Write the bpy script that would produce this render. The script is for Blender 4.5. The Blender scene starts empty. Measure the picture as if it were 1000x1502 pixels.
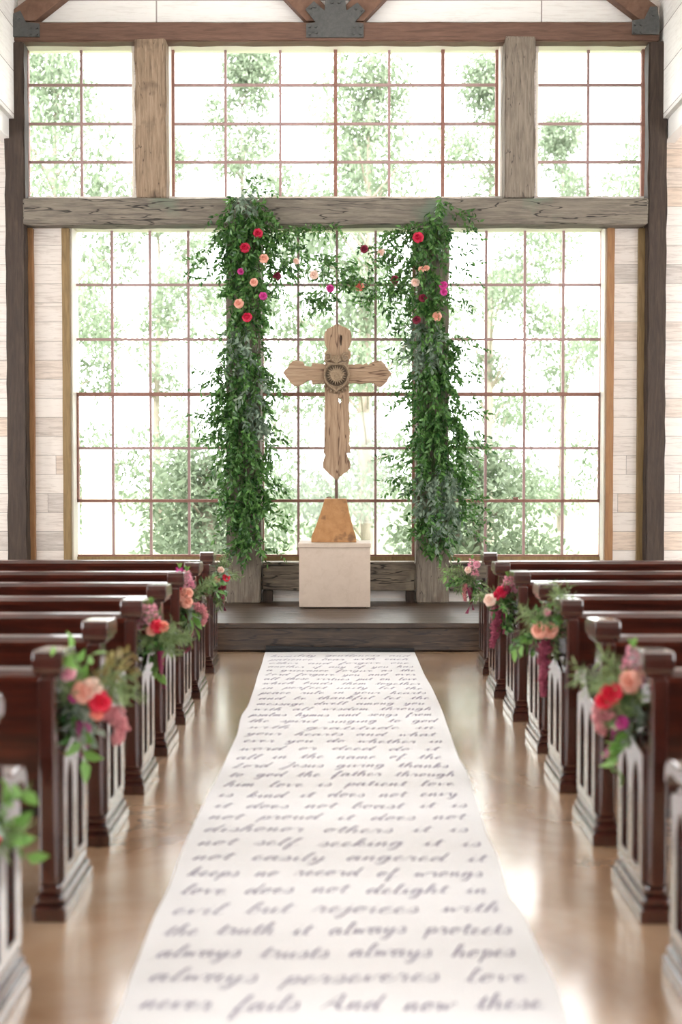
import bpy, bmesh, math, random
from mathutils import Vector, Matrix
random.seed(7)
S = bpy.context.scene
COL = S.collection

# ------------------------------------------------------------------ camera
F, H = 1850.0, 1.54
PITCH = math.atan(58 / F); YAW = math.atan(2 / F)
cam_d = bpy.data.cameras.new('camera'); cam = bpy.data.objects.new('camera', cam_d); COL.objects.link(cam)
cam.location = (0, 0, H)
cam.rotation_euler = (math.pi / 2 - PITCH, 0, YAW)
cam_d.sensor_fit = 'VERTICAL'; cam_d.sensor_height = 36; cam_d.lens = F / 1502 * 36
cam_d.dof.use_dof = True; cam_d.dof.focus_distance = 12.2; cam_d.dof.aperture_fstop = 1.5
cam_d.clip_end = 300
S.camera = cam
RM = cam.rotation_euler.to_matrix()

# ------------------------------------------------------------------ world, sun, lights, exposure
vs = S.view_settings
vs.view_transform = 'Standard'; vs.look = 'None'; vs.gamma = 1; vs.use_curve_mapping = False
vs.exposure = 0.5
world = bpy.data.worlds.new('sky'); S.world = world; world.use_nodes = True
bg = world.node_tree.nodes['Background']
bg.inputs[0].default_value = (0.99, 1.0, 1.0, 1); bg.inputs[1].default_value = 7.0
sun_d = bpy.data.lights.new('sun', 'SUN'); sun = bpy.data.objects.new('sun', sun_d); COL.objects.link(sun)
sun_d.energy = 4.0; sun_d.angle = 0.05; sun_d.color = (1, .97, .9)
sun.rotation_euler = (math.radians(36), 0, math.radians(12))
def area(name, loc, rot, sx, sy, e, color=(.97, .985, 1)):
    d = bpy.data.lights.new(name, 'AREA'); d.shape = 'RECTANGLE'; d.size = sx; d.size_y = sy
    d.energy = e; d.color = color
    o = bpy.data.objects.new(name, d); o.location = loc; o.rotation_euler = rot; COL.objects.link(o); return o
AISLE = 6.6
YB = -5.0
for yc in (-2.0, 2.0, 6.0, 10.0):      # daylight through the tall windows of both aisles
    area('aisle_window_daylight', (-AISLE + .02, yc, 2.3), (0, math.radians(-90), 0), 2.5, 1.7, 40)
    area('aisle_window_daylight', (AISLE - .02, yc, 2.3), (0, math.radians(90), 0), 2.5, 1.7, 40)
area('entrance_daylight', (0, YB + .02, 1.7), (math.radians(90), 0, 0), 2.2, 2.4, 15)

def P(px, py, Y):
    """world X, Z of photograph point (px, py) lying in the vertical plane at distance Y"""
    d = RM @ Vector(((px - 500) / F, (751 - py) / F, -1))
    t = Y / d.y
    return d.x * t, H + d.z * t
def X_(px, Y, py=600): return P(px, py, Y)[0]
def Z_(py, Y): return P(500, py, Y)[1]

# ------------------------------------------------------------------ materials
def nodes(name):
    m = bpy.data.materials.new(name); m.use_nodes = True
    nt = m.node_tree; b = nt.nodes['Principled BSDF']
    return m, nt, b
def link(nt, a, b): nt.links.new(a, b)
def ramp(nt, stops):
    r = nt.nodes.new('ShaderNodeValToRGB'); e = r.color_ramp.elements
    while len(e) < len(stops): e.new(.5)
    for k, (p, c) in enumerate(stops): e[k].position = p; e[k].color = (*c, 1)
    return r
def plain(name, c, rough=.6, metal=0, spec=.5):
    m, nt, b = nodes(name)
    b.inputs['Base Color'].default_value = (*c, 1); b.inputs['Roughness'].default_value = rough
    b.inputs['Metallic'].default_value = metal; b.inputs['Specular IOR Level'].default_value = spec
    return m
def wood(name, cols, rough=.6, scale=(1, 1, 1), bump=.3, coat=0, spec=.5, cracks=None, blotch=None):
    """grain stretched along the axis with the smallest scale"""
    m, nt, b = nodes(name)
    tc = nt.nodes.new('ShaderNodeTexCoord'); mp = nt.nodes.new('ShaderNodeMapping')
    mp.inputs['Scale'].default_value = scale
    link(nt, tc.outputs['Object'], mp.inputs[0])
    n = nt.nodes.new('ShaderNodeTexNoise'); n.inputs['Scale'].default_value = 4; n.inputs['Detail'].default_value = 8
    n.inputs['Roughness'].default_value = .65; n.inputs['Distortion'].default_value = .5
    link(nt, mp.outputs[0], n.inputs['Vector'])
    k = len(cols)
    r = ramp(nt, [(.28 + .44 * i / (k - 1), c) for i, c in enumerate(cols)])
    link(nt, n.outputs['Fac'], r.inputs[0])
    out = r.outputs[0]
    if blotch:
        n3 = nt.nodes.new('ShaderNodeTexNoise'); n3.inputs['Scale'].default_value = blotch[1]; n3.inputs['Detail'].default_value = 6
        link(nt, tc.outputs['Object'], n3.inputs['Vector'])
        r3 = ramp(nt, [(blotch[2], (0, 0, 0)), (blotch[2] + .12, (1, 1, 1))]); link(nt, n3.outputs['Fac'], r3.inputs[0])
        mx = nt.nodes.new('ShaderNodeMixRGB'); link(nt, r3.outputs[0], mx.inputs[0]); link(nt, out, mx.inputs[1])
        mx.inputs[2].default_value = (*blotch[0], 1); out = mx.outputs[0]
    if cracks:
        mp2 = nt.nodes.new('ShaderNodeMapping'); mp2.inputs['Scale'].default_value = [s * cracks[1] for s in scale]
        link(nt, tc.outputs['Object'], mp2.inputs[0])
        v = nt.nodes.new('ShaderNodeTexNoise'); v.inputs['Scale'].default_value = 2.2; v.inputs['Detail'].default_value = 3
        link(nt, mp2.outputs[0], v.inputs['Vector'])
        a = nt.nodes.new('ShaderNodeMath'); a.operation = 'SUBTRACT'; a.inputs[1].default_value = .5; link(nt, v.outputs['Fac'], a.inputs[0])
        ab = nt.nodes.new('ShaderNodeMath'); ab.operation = 'ABSOLUTE'; link(nt, a.outputs[0], ab.inputs[0])
        r2 = ramp(nt, [(cracks[2] * .5, (1, 1, 1)), (cracks[2], (0, 0, 0))]); link(nt, ab.outputs[0], r2.inputs[0])
        mx = nt.nodes.new('ShaderNodeMixRGB'); link(nt, r2.outputs[0], mx.inputs[0]); link(nt, out, mx.inputs[1])
        mx.inputs[2].default_value = (*cracks[0], 1); out = mx.outputs[0]
    link(nt, out, b.inputs['Base Color'])
    b.inputs['Roughness'].default_value = rough; b.inputs['Coat Weight'].default_value = coat
    b.inputs['Coat Roughness'].default_value = .12; b.inputs['Specular IOR Level'].default_value = spec
    if bump:
        bp = nt.nodes.new('ShaderNodeBump'); bp.inputs['Strength'].default_value = bump; bp.inputs['Distance'].default_value = .01
        link(nt, n.outputs['Fac'], bp.inputs['Height']); link(nt, bp.outputs[0], b.inputs['Normal'])
    return m
def shiplap(name, pitch, tint, along='X', vary=1.0):
    """white-washed planks, one tone and one grain per plank"""
    m, nt, b = nodes(name)
    N = nt.nodes.new
    tc = N('ShaderNodeTexCoord'); sp = N('ShaderNodeSeparateXYZ'); link(nt, tc.outputs['Object'], sp.inputs[0])
    def math_(op, a, v=None):
        q = N('ShaderNodeMath'); q.operation = op
        if hasattr(a, 'links'): link(nt, a, q.inputs[0])
        else: q.inputs[0].default_value = a
        if v is not None:
            if hasattr(v, 'links'): link(nt, v, q.inputs[1])
            else: q.inputs[1].default_value = v
        return q.outputs[0]
    u = sp.outputs[along]
    row = math_('DIVIDE', sp.outputs['Z'], pitch)
    idx = math_('FLOOR', row); fr = math_('FRACT', row)
    wn = N('ShaderNodeTexWhiteNoise'); wn.noise_dimensions = '1D'; link(nt, idx, wn.inputs['W'])
    off = math_('MULTIPLY', wn.outputs['Value'], 7.3)
    uu = math_('DIVIDE', math_('ADD', u, off), 1.9)
    seg = math_('FLOOR', uu); sfr = math_('FRACT', uu)
    cv = N('ShaderNodeCombineXYZ'); link(nt, idx, cv.inputs[0]); link(nt, seg, cv.inputs[1])
    w2 = N('ShaderNodeTexWhiteNoise'); w2.noise_dimensions = '3D'; link(nt, cv.outputs[0], w2.inputs['Vector'])
    g = ramp(nt, [(0, tuple(c * (1 - .30 * vary) for c in tint)), (.14, tuple(c * (1 - .14 * vary) for c in tint)), (.22, tuple(c * k for c, k in zip(tint, (1 - .06 * vary, 1 - .2 * vary, 1 - .34 * vary)))), (.32, tuple(c * (1 - .1 * vary) for c in tint)), (.5, tint), (1, tuple(min(.9, c * 1.06) for c in tint))])
    link(nt, w2.outputs['Value'], g.inputs[0])
    cc = N('ShaderNodeCombineXYZ'); link(nt, math_('MULTIPLY', u, 2.2), cc.inputs[0]); link(nt, math_('MULTIPLY', sp.outputs['Z'], 26), cc.inputs[1])
    link(nt, math_('MULTIPLY', w2.outputs['Value'], 40), cc.inputs[2])
    n = N('ShaderNodeTexNoise'); n.inputs['Scale'].default_value = 1.6; n.inputs['Detail'].default_value = 8; n.inputs['Roughness'].default_value = .7; n.inputs['Distortion'].default_value = .8
    link(nt, cc.outputs[0], n.inputs['Vector'])
    thr = math_('ADD', n.outputs['Fac'], math_('MULTIPLY', math_('SUBTRACT', w2.outputs['Value'], .5), .12))
    r = ramp(nt, [(.27, (.36, .33, .31)), (.40, (.66, .62, .59)), (.52, (1, 1, 1))]); link(nt, thr, r.inputs[0])
    mx = N('ShaderNodeMixRGB'); mx.blend_type = 'MULTIPLY'; mx.inputs[0].default_value = .75 * vary
    link(nt, g.outputs[0], mx.inputs[1]); link(nt, r.outputs[0], mx.inputs[2])
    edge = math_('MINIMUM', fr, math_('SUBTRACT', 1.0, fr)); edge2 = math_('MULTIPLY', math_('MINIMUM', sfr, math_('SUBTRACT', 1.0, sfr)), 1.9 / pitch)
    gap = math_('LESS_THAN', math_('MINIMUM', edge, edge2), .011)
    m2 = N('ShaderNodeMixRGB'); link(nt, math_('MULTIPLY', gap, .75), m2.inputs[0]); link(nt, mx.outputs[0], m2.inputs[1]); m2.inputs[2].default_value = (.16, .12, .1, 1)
    link(nt, m2.outputs[0], b.inputs['Base Color']); b.inputs['Roughness'].default_value = .75
    bp = N('ShaderNodeBump'); bp.inputs['Strength'].default_value = .25; bp.inputs['Distance'].default_value = .006
    link(nt, thr, bp.inputs['Height']); link(nt, bp.outputs[0], b.inputs['Normal'])
    return m
def leafmat(name, c1, c2, rough=.4, trans=.3):
    m, nt, b = nodes(name)
    g = nt.nodes.new('ShaderNodeNewGeometry')
    r = ramp(nt, [(0, c1), (1, c2)]); link(nt, g.outputs['Random Per Island'], r.inputs[0])
    link(nt, r.outputs[0], b.inputs['Base Color']); b.inputs['Roughness'].default_value = rough
    t = nt.nodes.new('ShaderNodeBsdfTranslucent'); link(nt, r.outputs[0], t.inputs[0])
    mx = nt.nodes.new('ShaderNodeMixShader'); mx.inputs[0].default_value = trans
    link(nt, b.outputs[0], mx.inputs[1]); link(nt, t.outputs[0], mx.inputs[2])
    link(nt, mx.outputs[0], nt.nodes['Material Output'].inputs[0])
    return m

M = {}
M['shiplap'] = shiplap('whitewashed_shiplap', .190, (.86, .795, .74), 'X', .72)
M['boards'] = shiplap('white_boards', .62, (.86, .84, .81), 'X', .35)
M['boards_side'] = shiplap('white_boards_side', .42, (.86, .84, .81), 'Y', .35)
M['cream'] = plain('cream_paint', (.86, .80, .70), .5)
M['whitepaint'] = plain('white_paint', (.84, .82, .79), .5)
M['post_dark'] = wood('dark_stained_timber', [(.022, .013, .009), (.042, .026, .018), (.068, .044, .030)], .75, (9, 9, .9), .4)
M['beam_brown'] = wood('brown_stained_beam', [(.075, .035, .022), (.13, .066, .042), (.17, .09, .06)], .65, (.9, 9, 9), .35)
M['rafter'] = wood('brown_rafter', [(.09, .04, .025), (.15, .075, .045), (.2, .11, .07)], .65, (3, 3, 3), .35)
M['beam_grey'] = wood('weathered_grey_beam', [(.09, .075, .06), (.17, .145, .115), (.25, .215, .17)], .85, (1.0, 10, 10), .5, cracks=((.03, .025, .02), .45, .012), blotch=((.13, .165, .12), 1.6, .60))
M['post_grey'] = wood('weathered_grey_post', [(.10, .08, .06), (.19, .155, .12), (.27, .225, .175)], .85, (10, 10, 1.0), .5, cracks=((.05, .04, .032), .5, .005), blotch=((.12, .085, .06), 2.4, .60))
M['post_tan'] = wood('weathered_tan_post', [(.13, .09, .055), (.25, .175, .115), (.36, .265, .185)], .85, (10, 10, .9), .5, cracks=((.07, .047, .03), .5, .005), blotch=((.10, .065, .04), 3.2, .57))
M['stud'] = wood('orange_pine_trim', [(.19, .085, .032), (.28, .135, .052), (.34, .18, .078)], .6, (12, 12, 1), .2)
M['stud2'] = wood('olive_pine_trim', [(.15, .092, .034), (.22, .14, .055), (.28, .185, .08)], .6, (12, 12, 1), .2)
M['sillbeam'] = wood('weathered_sill_beam', [(.06, .05, .042), (.15, .12, .09), (.27, .21, .15)], .85, (1.0, 9, 9), .5, cracks=((.025, .02, .016), .5, .014), blotch=((.34, .29, .22), 2.0, .62))
M['rust'] = wood('rust_brown_steel', [(.20, .085, .06), (.26, .12, .09), (.30, .15, .11)], .6, (6, 6, 6), .1)
M['muntin'] = plain('mauve_brown_steel', (.36, .23, .22), .5)
M['steel'] = wood('blackened_steel', [(.045, .046, .044), (.07, .071, .068), (.095, .096, .09)], .55, (8, 8, 8), .1)
M['pew'] = wood('mahogany', [(.018, .0045, .003), (.048, .009, .0045), (.09, .017, .008)], .28, (.7, 8, 8), .05, coat=.6)
M['pew_v'] = wood('mahogany_end', [(.018, .0045, .003), (.042, .009, .005), (.07, .014, .008)], .22, (8, 8, .8), .04, coat=1.0, spec=.8)
M['pew_foot'] = plain('dark_mahogany_foot', (.02, .009, .007), .35)
M['stage'] = wood('dark_stained_stage', [(.022, .012, .007), (.055, .032, .019), (.115, .073, .045)], .36, (.8, 9, 9), .25, cracks=((.018, .01, .007), .5, .012))
M['crosswood'] = wood('driftwood', [(.19, .115, .07), (.30, .20, .125), (.40, .285, .19)], .85, (9, 9, .8), .6, cracks=((.11, .06, .035), .5, .010), blotch=((.40, .31, .235), 5, .62))
M['crossbarwood'] = wood('driftwood_bar', [(.19, .115, .07), (.30, .20, .125), (.40, .285, .19)], .85, (.8, 9, 9), .6, cracks=((.11, .06, .035), .5, .010), blotch=((.40, .31, .235), 5, .62))
M['carved'] = wood('carved_wood', [(.14, .095, .055), (.24, .17, .105), (.33, .245, .16)], .85, (14, 14, 14), .4)
M['recess'] = plain('shaded_aged_wood', (.10, .07, .045), .85)
M['basewood'] = wood('honey_wood_block', [(.26, .115, .038), (.36, .175, .062), (.42, .22, .085)], .55, (3, 3, 3), .25, blotch=((.16, .075, .03), 8, .55))
M['rod'] = plain('brown_metal_rod', (.10, .06, .045), .45, .5)
M['plinth'] = wood('cream_painted_box', [(.46, .365, .29), (.51, .41, .33), (.54, .44, .36)], .6, (3, 3, 3), .05)
M['lace_black'] = plain('black_fabric', (.012, .012, .014), .8)
M['ink'] = plain('violet_black_ink', (.24, .21, .30), .8)
M['stem'] = plain('green_stem', (.10, .16, .05), .6)
M['smilax'] = leafmat('smilax_leaf', (.022, .08, .02), (.14, .30, .075), .26, .25)
M['smilax2'] = leafmat('silvery_leaf', (.12, .19, .13), (.30, .38, .28), .5, .2)
M['fern'] = leafmat('fern_leaf', (.11, .17, .06), (.24, .33, .13), .5, .25)
M['broad'] = leafmat('bright_leaf', (.13, .30, .05), (.22, .42, .10), .45, .3)
M['dusty'] = leafmat('dusty_leaf', (.22, .30, .22), (.36, .43, .34), .6, .2)
M['olive'] = leafmat('olive_bronze_leaf', (.17, .12, .04), (.32, .27, .09), .5, .25)
M['tree'] = leafmat('tree_leaf', (.14, .19, .115), (.26, .315, .22), .6, .4)
M['bark'] = wood('bark', [(.2, .17, .13), (.35, .3, .25)], .9, (6, 6, 1), .4)
M['grass'] = wood('lawn', [(.09, .13, .055), (.15, .2, .095), (.24, .28, .17)], .9, (1, 1, 1), .1)
PETAL = {'crimson': ((.48, .004, .035), (.66, .012, .07)), 'burgundy': ((.12, .004, .016), (.24, .008, .035)),
         'magenta': ((.50, .02, .20), (.68, .06, .34)), 'peach': ((.80, .34, .25), (.90, .50, .38)),
         'blush': ((.84, .55, .44), (.92, .70, .60)), 'coral': ((.80, .16, .13), (.88, .34, .24)), 'red': ((.66, .006, .03), (.8, .03, .08)),
         'pink': ((.72, .24, .36), (.86, .48, .54))}
for k, (a, b_) in PETAL.items(): M[k] = leafmat(k + '_petal', a, b_, .5, .25)
M['amaranth'] = leafmat('amaranth_tassel', (.22, .025, .06), (.40, .08, .13), .7, .1)
M['amaranth_pink'] = leafmat('dusty_pink_tassel', (.50, .14, .17), (.66, .28, .28), .7, .1)
M['ribbon'] = plain('burgundy_ribbon', (.20, .015, .06), .35)
M['ribbon_mag'] = plain('magenta_ribbon', (.42, .07, .22), .35)
M['ribbon_grey'] = plain('pale_grey_ribbon', (.55, .60, .62), .4)
M['stage_top'] = M['stage']

def floor_mat():
    m, nt, b = nodes('polished_concrete'); N = nt.nodes.new
    tc = N('ShaderNodeTexCoord')
    n = N('ShaderNodeTexNoise'); n.inputs['Scale'].default_value = 1.3; n.inputs['Detail'].default_value = 9; n.inputs['Roughness'].default_value = .62; n.inputs['Distortion'].default_value = .6
    link(nt, tc.outputs['Object'], n.inputs['Vector'])
    r = ramp(nt, [(.3, (.32, .18, .095)), (.5, (.45, .295, .185)), (.7, (.56, .42, .30))]); link(nt, n.outputs['Fac'], r.inputs[0])
    link(nt, r.outputs[0], b.inputs['Base Color'])
    n2 = N('ShaderNodeTexNoise'); n2.inputs['Scale'].default_value = 5; n2.inputs['Detail'].default_value = 5
    link(nt, tc.outputs['Object'], n2.inputs['Vector'])
    mr = N('ShaderNodeMapRange'); mr.inputs[3].default_value = .17; mr.inputs[4].default_value = .26
    link(nt, n2.outputs['Fac'], mr.inputs[0]); link(nt, mr.outputs[0], b.inputs['Roughness'])
    b.inputs['Specular IOR Level'].default_value = .8; b.inputs['Coat Weight'].default_value = 1; b.inputs['Coat Roughness'].default_value = .17; b.inputs['Coat IOR'].default_value = 1.75
    bp = N('ShaderNodeBump'); bp.inputs['Strength'].default_value = .02; bp.inputs['Distance'].default_value = .02
    link(nt, n2.outputs['Fac'], bp.inputs['Height']); link(nt, bp.outputs[0], b.inputs['Normal'])
    return m
M['floor'] = floor_mat()
def glass_mat():
    m = bpy.data.materials.new('window_glass'); m.use_nodes = True; nt = m.node_tree
    nt.nodes.remove(nt.nodes['Principled BSDF'])
    t = nt.nodes.new('ShaderNodeBsdfTransparent'); g = nt.nodes.new('ShaderNodeBsdfGlossy'); g.inputs['Roughness'].default_value = .02
    f = nt.nodes.new('ShaderNodeFresnel'); f.inputs[0].default_value = 1.3
    mx = nt.nodes.new('ShaderNodeMixShader'); link(nt, f.outputs[0], mx.inputs[0]); link(nt, t.outputs[0], mx.inputs[1]); link(nt, g.outputs[0], mx.inputs[2])
    link(nt, mx.outputs[0], nt.nodes['Material Output'].inputs[0]); return m
M['glass'] = glass_mat()
def cloth_mat():
    m, nt, b = nodes('white_cotton'); N = nt.nodes.new
    b.inputs['Base Color'].default_value = (.745, .735, .745, 1); b.inputs['Roughness'].default_value = .75; b.inputs['Specular IOR Level'].default_value = .25
    tc = N('ShaderNodeTexCoord'); n = N('ShaderNodeTexNoise'); n.inputs['Scale'].default_value = 3; link(nt, tc.outputs['Object'], n.inputs['Vector'])
    bp = N('ShaderNodeBump'); bp.inputs['Strength'].default_value = .15; bp.inputs['Distance'].default_value = .02
    link(nt, n.outputs['Fac'], bp.inputs['Height']); link(nt, bp.outputs[0], b.inputs['Normal']); return m
M['cloth'] = cloth_mat()

# ------------------------------------------------------------------ object helpers
def tag(o, label=None, cat=None, group=None, kind=None):
    if label: o['label'] = label
    if cat: o['category'] = cat
    if group: o['group'] = group
    if kind: o['kind'] = kind
    return o
def root(name, loc, label, cat, group=None):
    o = bpy.data.objects.new(name, None); o.empty_display_size = .1; o.location = loc; COL.objects.link(o)
    return tag(o, label, cat, group)
def wloc(o):
    v = Vector((0, 0, 0))
    while o: v += o.location; o = o.parent
    return v
class MB:
    """collects shapes in world coordinates and links them as one mesh object"""
    def __init__(s): s.v = []; s.f = []; s.smooth = []
    def add(s, vs_, fs, smooth=False):
        n = len(s.v); s.v += [tuple(q) for q in vs_]
        s.f += [tuple(i + n for i in q) for q in fs]; s.smooth += [smooth] * len(fs)
        return s
    def box(s, x0, x1, y0, y1, z0, z1, bev=0):
        x0, x1 = sorted((x0, x1)); y0, y1 = sorted((y0, y1)); z0, z1 = sorted((z0, z1))
        if bev <= 0:
            vs_ = [(x, y, z) for z in (z0, z1) for y in (y0, y1) for x in (x0, x1)]
            return s.add(vs_, [(0, 2, 3, 1), (4, 5, 7, 6), (0, 1, 5, 4), (2, 6, 7, 3), (0, 4, 6, 2), (1, 3, 7, 5)])
        bm = bmesh.new(); bmesh.ops.create_cube(bm, size=1)
        for q in bm.verts: q.co = ((x0 + x1) / 2 + q.co.x * (x1 - x0), (y0 + y1) / 2 + q.co.y * (y1 - y0), (z0 + z1) / 2 + q.co.z * (z1 - z0))
        bmesh.ops.bevel(bm, geom=bm.edges[:], offset=bev, segments=2, affect='EDGES', profile=.6)
        return s.bm(bm)
    def bm(s, bm, smooth=False):
        bm.verts.index_update()
        s.add([q.co[:] for q in bm.verts], [tuple(q.index for q in f.verts) for f in bm.faces], smooth); bm.free(); return s
    def tube(s, pts, rad, n=8, cap=True):
        pts = [Vector(p) for p in pts]; R = rad if hasattr(rad, '__len__') else [rad] * len(pts)
        rings = []; prev = None
        for i, p in enumerate(pts):
            t = (pts[min(i + 1, len(pts) - 1)] - pts[max(i - 1, 0)]).normalized()
            a = Vector((0, 0, 1)) if abs(t.z) < .9 else Vector((1, 0, 0))
            if prev is None: u = t.cross(a).normalized()
            else: u = (prev - t * prev.dot(t)).normalized()
            prev = u; w = t.cross(u)
            rings.append([p + (u * math.cos(2 * math.pi * k / n) + w * math.sin(2 * math.pi * k / n)) * R[i] for k in range(n)])
        vs_ = [q for r in rings for q in r]; fs = []
        for i in range(len(pts) - 1):
            for k in range(n):
                fs.append((i * n + k, i * n + (k + 1) % n, (i + 1) * n + (k + 1) % n, (i + 1) * n + k))
        s.add(vs_, fs, True)
        if cap:
            s.add(rings[0], [tuple(range(n))[::-1]]); s.add(rings[-1], [tuple(range(n))])
        return s
    def prism(s, poly, axis, a, b):
        """polygon (convex or not) swept along axis between a and b; poly is in the two other axes in order"""
        def at(p, d): return {'X': (d, p[0], p[1]), 'Y': (p[0], d, p[1]), 'Z': (p[0], p[1], d)}[axis]
        n = len(poly)
        vs_ = [at(p, a) for p in poly] + [at(p, b) for p in poly]
        fs = [tuple(range(n)), tuple(range(2 * n - 1, n - 1, -1))] + [(i, i + n, (i + 1) % n + n, (i + 1) % n) for i in range(n)]
        return s.add(vs_, fs)
    def curve(s, outlines, axis, a, b, bev=0):
        """filled outline with holes, extruded between a and b along axis"""
        cu = bpy.data.curves.new('outline', 'CURVE'); cu.dimensions = '2D'; cu.fill_mode = 'BOTH'
        for ol in outlines:
            sp = cu.splines.new('POLY'); sp.points.add(len(ol) - 1); sp.use_cyclic_u = True
            for q, (x, y) in zip(sp.points, ol): q.co = (x, y, 0, 1)
        th = abs(b - a)
        cu.extrude = th / 2 - bev; cu.bevel_depth = bev; cu.bevel_resolution = 1; cu.offset = -bev
        o = bpy.data.objects.new('outline', cu); COL.objects.link(o)
        dg = bpy.context.evaluated_depsgraph_get()
        me = bpy.data.meshes.new_from_object(o.evaluated_get(dg))
        c = (a + b) / 2
        def at(p):
            return {'X': (c + p.z, p.x, p.y), 'Y': (p.x, c + p.z, p.y), 'Z': (p.x, p.y, c + p.z)}[axis]
        s.add([at(v.co) for v in me.vertices], [tuple(f.vertices) for f in me.polygons])
        bpy.data.objects.remove(o); bpy.data.curves.remove(cu); bpy.data.meshes.remove(me)
        return s
    def build(s, name, mat, parent=None, fix=True, loc=None, label=None):
        base = wloc(parent) if parent else Vector(loc or (0, 0, 0))
        me = bpy.data.meshes.new(name)
        me.from_pydata([(x - base.x, y - base.y, z - base.z) for x, y, z in s.v], [], s.f)
        me.polygons.foreach_set('use_smooth', s.smooth)
        if fix:
            bm = bmesh.new(); bm.from_mesh(me); bmesh.ops.recalc_face_normals(bm, faces=bm.faces[:]); bm.to_mesh(me); bm.free()
        me.materials.append(M[mat] if isinstance(mat, str) else mat); me.update()
        o = bpy.data.objects.new(name, me); COL.objects.link(o)
        if parent: o.parent = parent
        elif loc: o.location = loc
        if label: o['label'] = label
        return o
def copy_tree(o, parent=None):
    c = o.copy(); COL.objects.link(c); c.parent = parent
    for ch in list(o.children): copy_tree(ch, c)
    return c
def struct(mb, name, mat): return tag(mb.build(name, mat), kind='structure')

# ------------------------------------------------------------------ the setting
WY, GY = 12.62, 12.82          # front of the back wall, plane of the window steel
WT = 12.90
XL, XR = -AISLE, AISLE
struct(MB().box(XL - .2, XR + .2, YB - .2, WT, -.12, 0), 'floor', 'floor')
ZT = 9.4
zu_bot, zu_top = Z_(288, WY), Z_(61, WY)            # upper window openings
zl_bot, zl_top = Z_(824, WY), Z_(330, WY)           # lower window opening
ul = X_(28.5, WY); ur = X_(954, WY)
ll = X_(104, WY); lr = X_(888.5, WY)
p1a, p1b = X_(199, WY), X_(247, WY); p2a, p2b = X_(735, WY), X_(784, WY)
w = MB()
w.box(XL - .2, ul, WY, WT, 0, ZT); w.box(ur, XR + .2, WY, WT, 0, ZT)
w.box(ul, ll, WY, WT, 0, zu_bot); w.box(lr, ur, WY, WT, 0, zu_bot)
w.box(ll, lr, WY, WT, 0, zl_bot - .03); w.box(ll, lr, WY, WT, zl_top, zu_bot)
w.box(p1a, p1b, WY, WT, zu_bot, zu_top); w.box(p2a, p2b, WY, WT, zu_bot, zu_top)
w.box(ul, ur, WY, WT, zu_top, ZT)
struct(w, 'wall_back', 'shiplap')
g = MB().box(-3.1, 3.05, WY - .02, WY, Z_(33, WY), ZT - .3)
struct(g, 'wall_gable', 'boards')
# cream jamb linings of the openings
def lining(n, x0, x1, z0, z1, sill=True):
    m_ = MB(); t = .022
    m_.box(x0, x0 + t, WY - .004, WT, z0, z1); m_.box(x1 - t, x1, WY - .004, WT, z0, z1); m_.box(x0 + t, x1 - t, WY - .004, WT, z1 - t, z1)
    if sill: m_.box(x0 + t, x1 - t, WY - .03, WT, z0 - .03, z0)
    return struct(m_, 'trim_%d' % n, 'cream')
lining(1, ul, p1a, zu_bot, zu_top, False); lining(2, p1b, p2a, zu_bot, zu_top, False); lining(3, p2b, ur, zu_bot, zu_top, False)
lining(4, ll, lr, zl_bot, zl_top, True)
# pine sill strip under the lower steel
struct(MB().box(ll + .02, lr - .02, GY - .05, GY + .06, zl_bot, Z_(816, GY)), 'trim_5', 'stud2')
# aisle and entrance walls with their window openings
def holed_wall(name, axis, at0, at1, u0, u1, z0, z1, holes, mat):
    m_ = MB(); us = sorted({u0, u1, *[h[0] for h in holes], *[h[1] for h in holes]})
    for a, b in zip(us, us[1:]):
        c = (a + b) / 2; hs = [h for h in holes if h[0] < c < h[1]]
        segs = [(z0, z1)] if not hs else [(z0, hs[0][2]), (hs[0][3], z1)]
        for s0, s1 in segs:
            if axis == 'X': m_.box(at0, at1, a, b, s0, s1)
            else: m_.box(a, b, at0, at1, s0, s1)
    return struct(m_, name, mat)
hs = [(y - .9, y + .9, 1.0, 3.6) for y in (-2.0, 2.0, 6.0, 10.0)]
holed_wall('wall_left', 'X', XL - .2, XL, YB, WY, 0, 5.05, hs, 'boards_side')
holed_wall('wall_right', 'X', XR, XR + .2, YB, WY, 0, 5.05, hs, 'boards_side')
holed_wall('wall_front', 'Y', YB - .2, YB, XL - .2, XR + .2, 0, ZT, [(-1.2, 1.2, .3, 3.0)], 'post_dark')  # out of view; dark timber chosen so the pew gloss reflects less light
# upper nave walls and their fascia boards
NX0, NX1 = -3.21, 3.135
zn = Z_(172, 12.4); zf = Z_(201, 12.4)
for nm, x, sgn in (('wall_nave_left', NX0, -1), ('wall_nave_right', NX1, 1)):
    holed_wall(nm, 'X', *sorted((x, x + sgn * .12)), YB, WY, zn, 6.9, [(yc - 1.2, yc + 1.2, 5.3, 6.2) for yc in (1, 5, 9.2)], 'boards_side')  # clerestory openings added out of view to brighten the upper walls
    struct(MB().box(x + sgn * .05, x + sgn * .16, YB, WY, zf, zn), 'trim_6' if sgn < 0 else 'trim_7', 'whitepaint')
struct(MB().box(XL - .2, NX0 - .13, YB, WY, 5.06, 5.2), 'ceiling_aisle_left', 'whitepaint')
struct(MB().box(NX1 + .13, XR + .2, YB, WY, 5.06, 5.2), 'ceiling_aisle_right', 'whitepaint')
c = MB(); zr = 6.2; zp = zr + 3.4 * .8
c.prism([(NX0 - .2, zr), (0, zp), (NX1 + .2, zr), (NX1 + .2, zr + .15), (0, zp + .15), (NX0 - .2, zr + .15)], 'Y', YB, WY)
struct(c, 'ceiling', 'boards')

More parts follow.
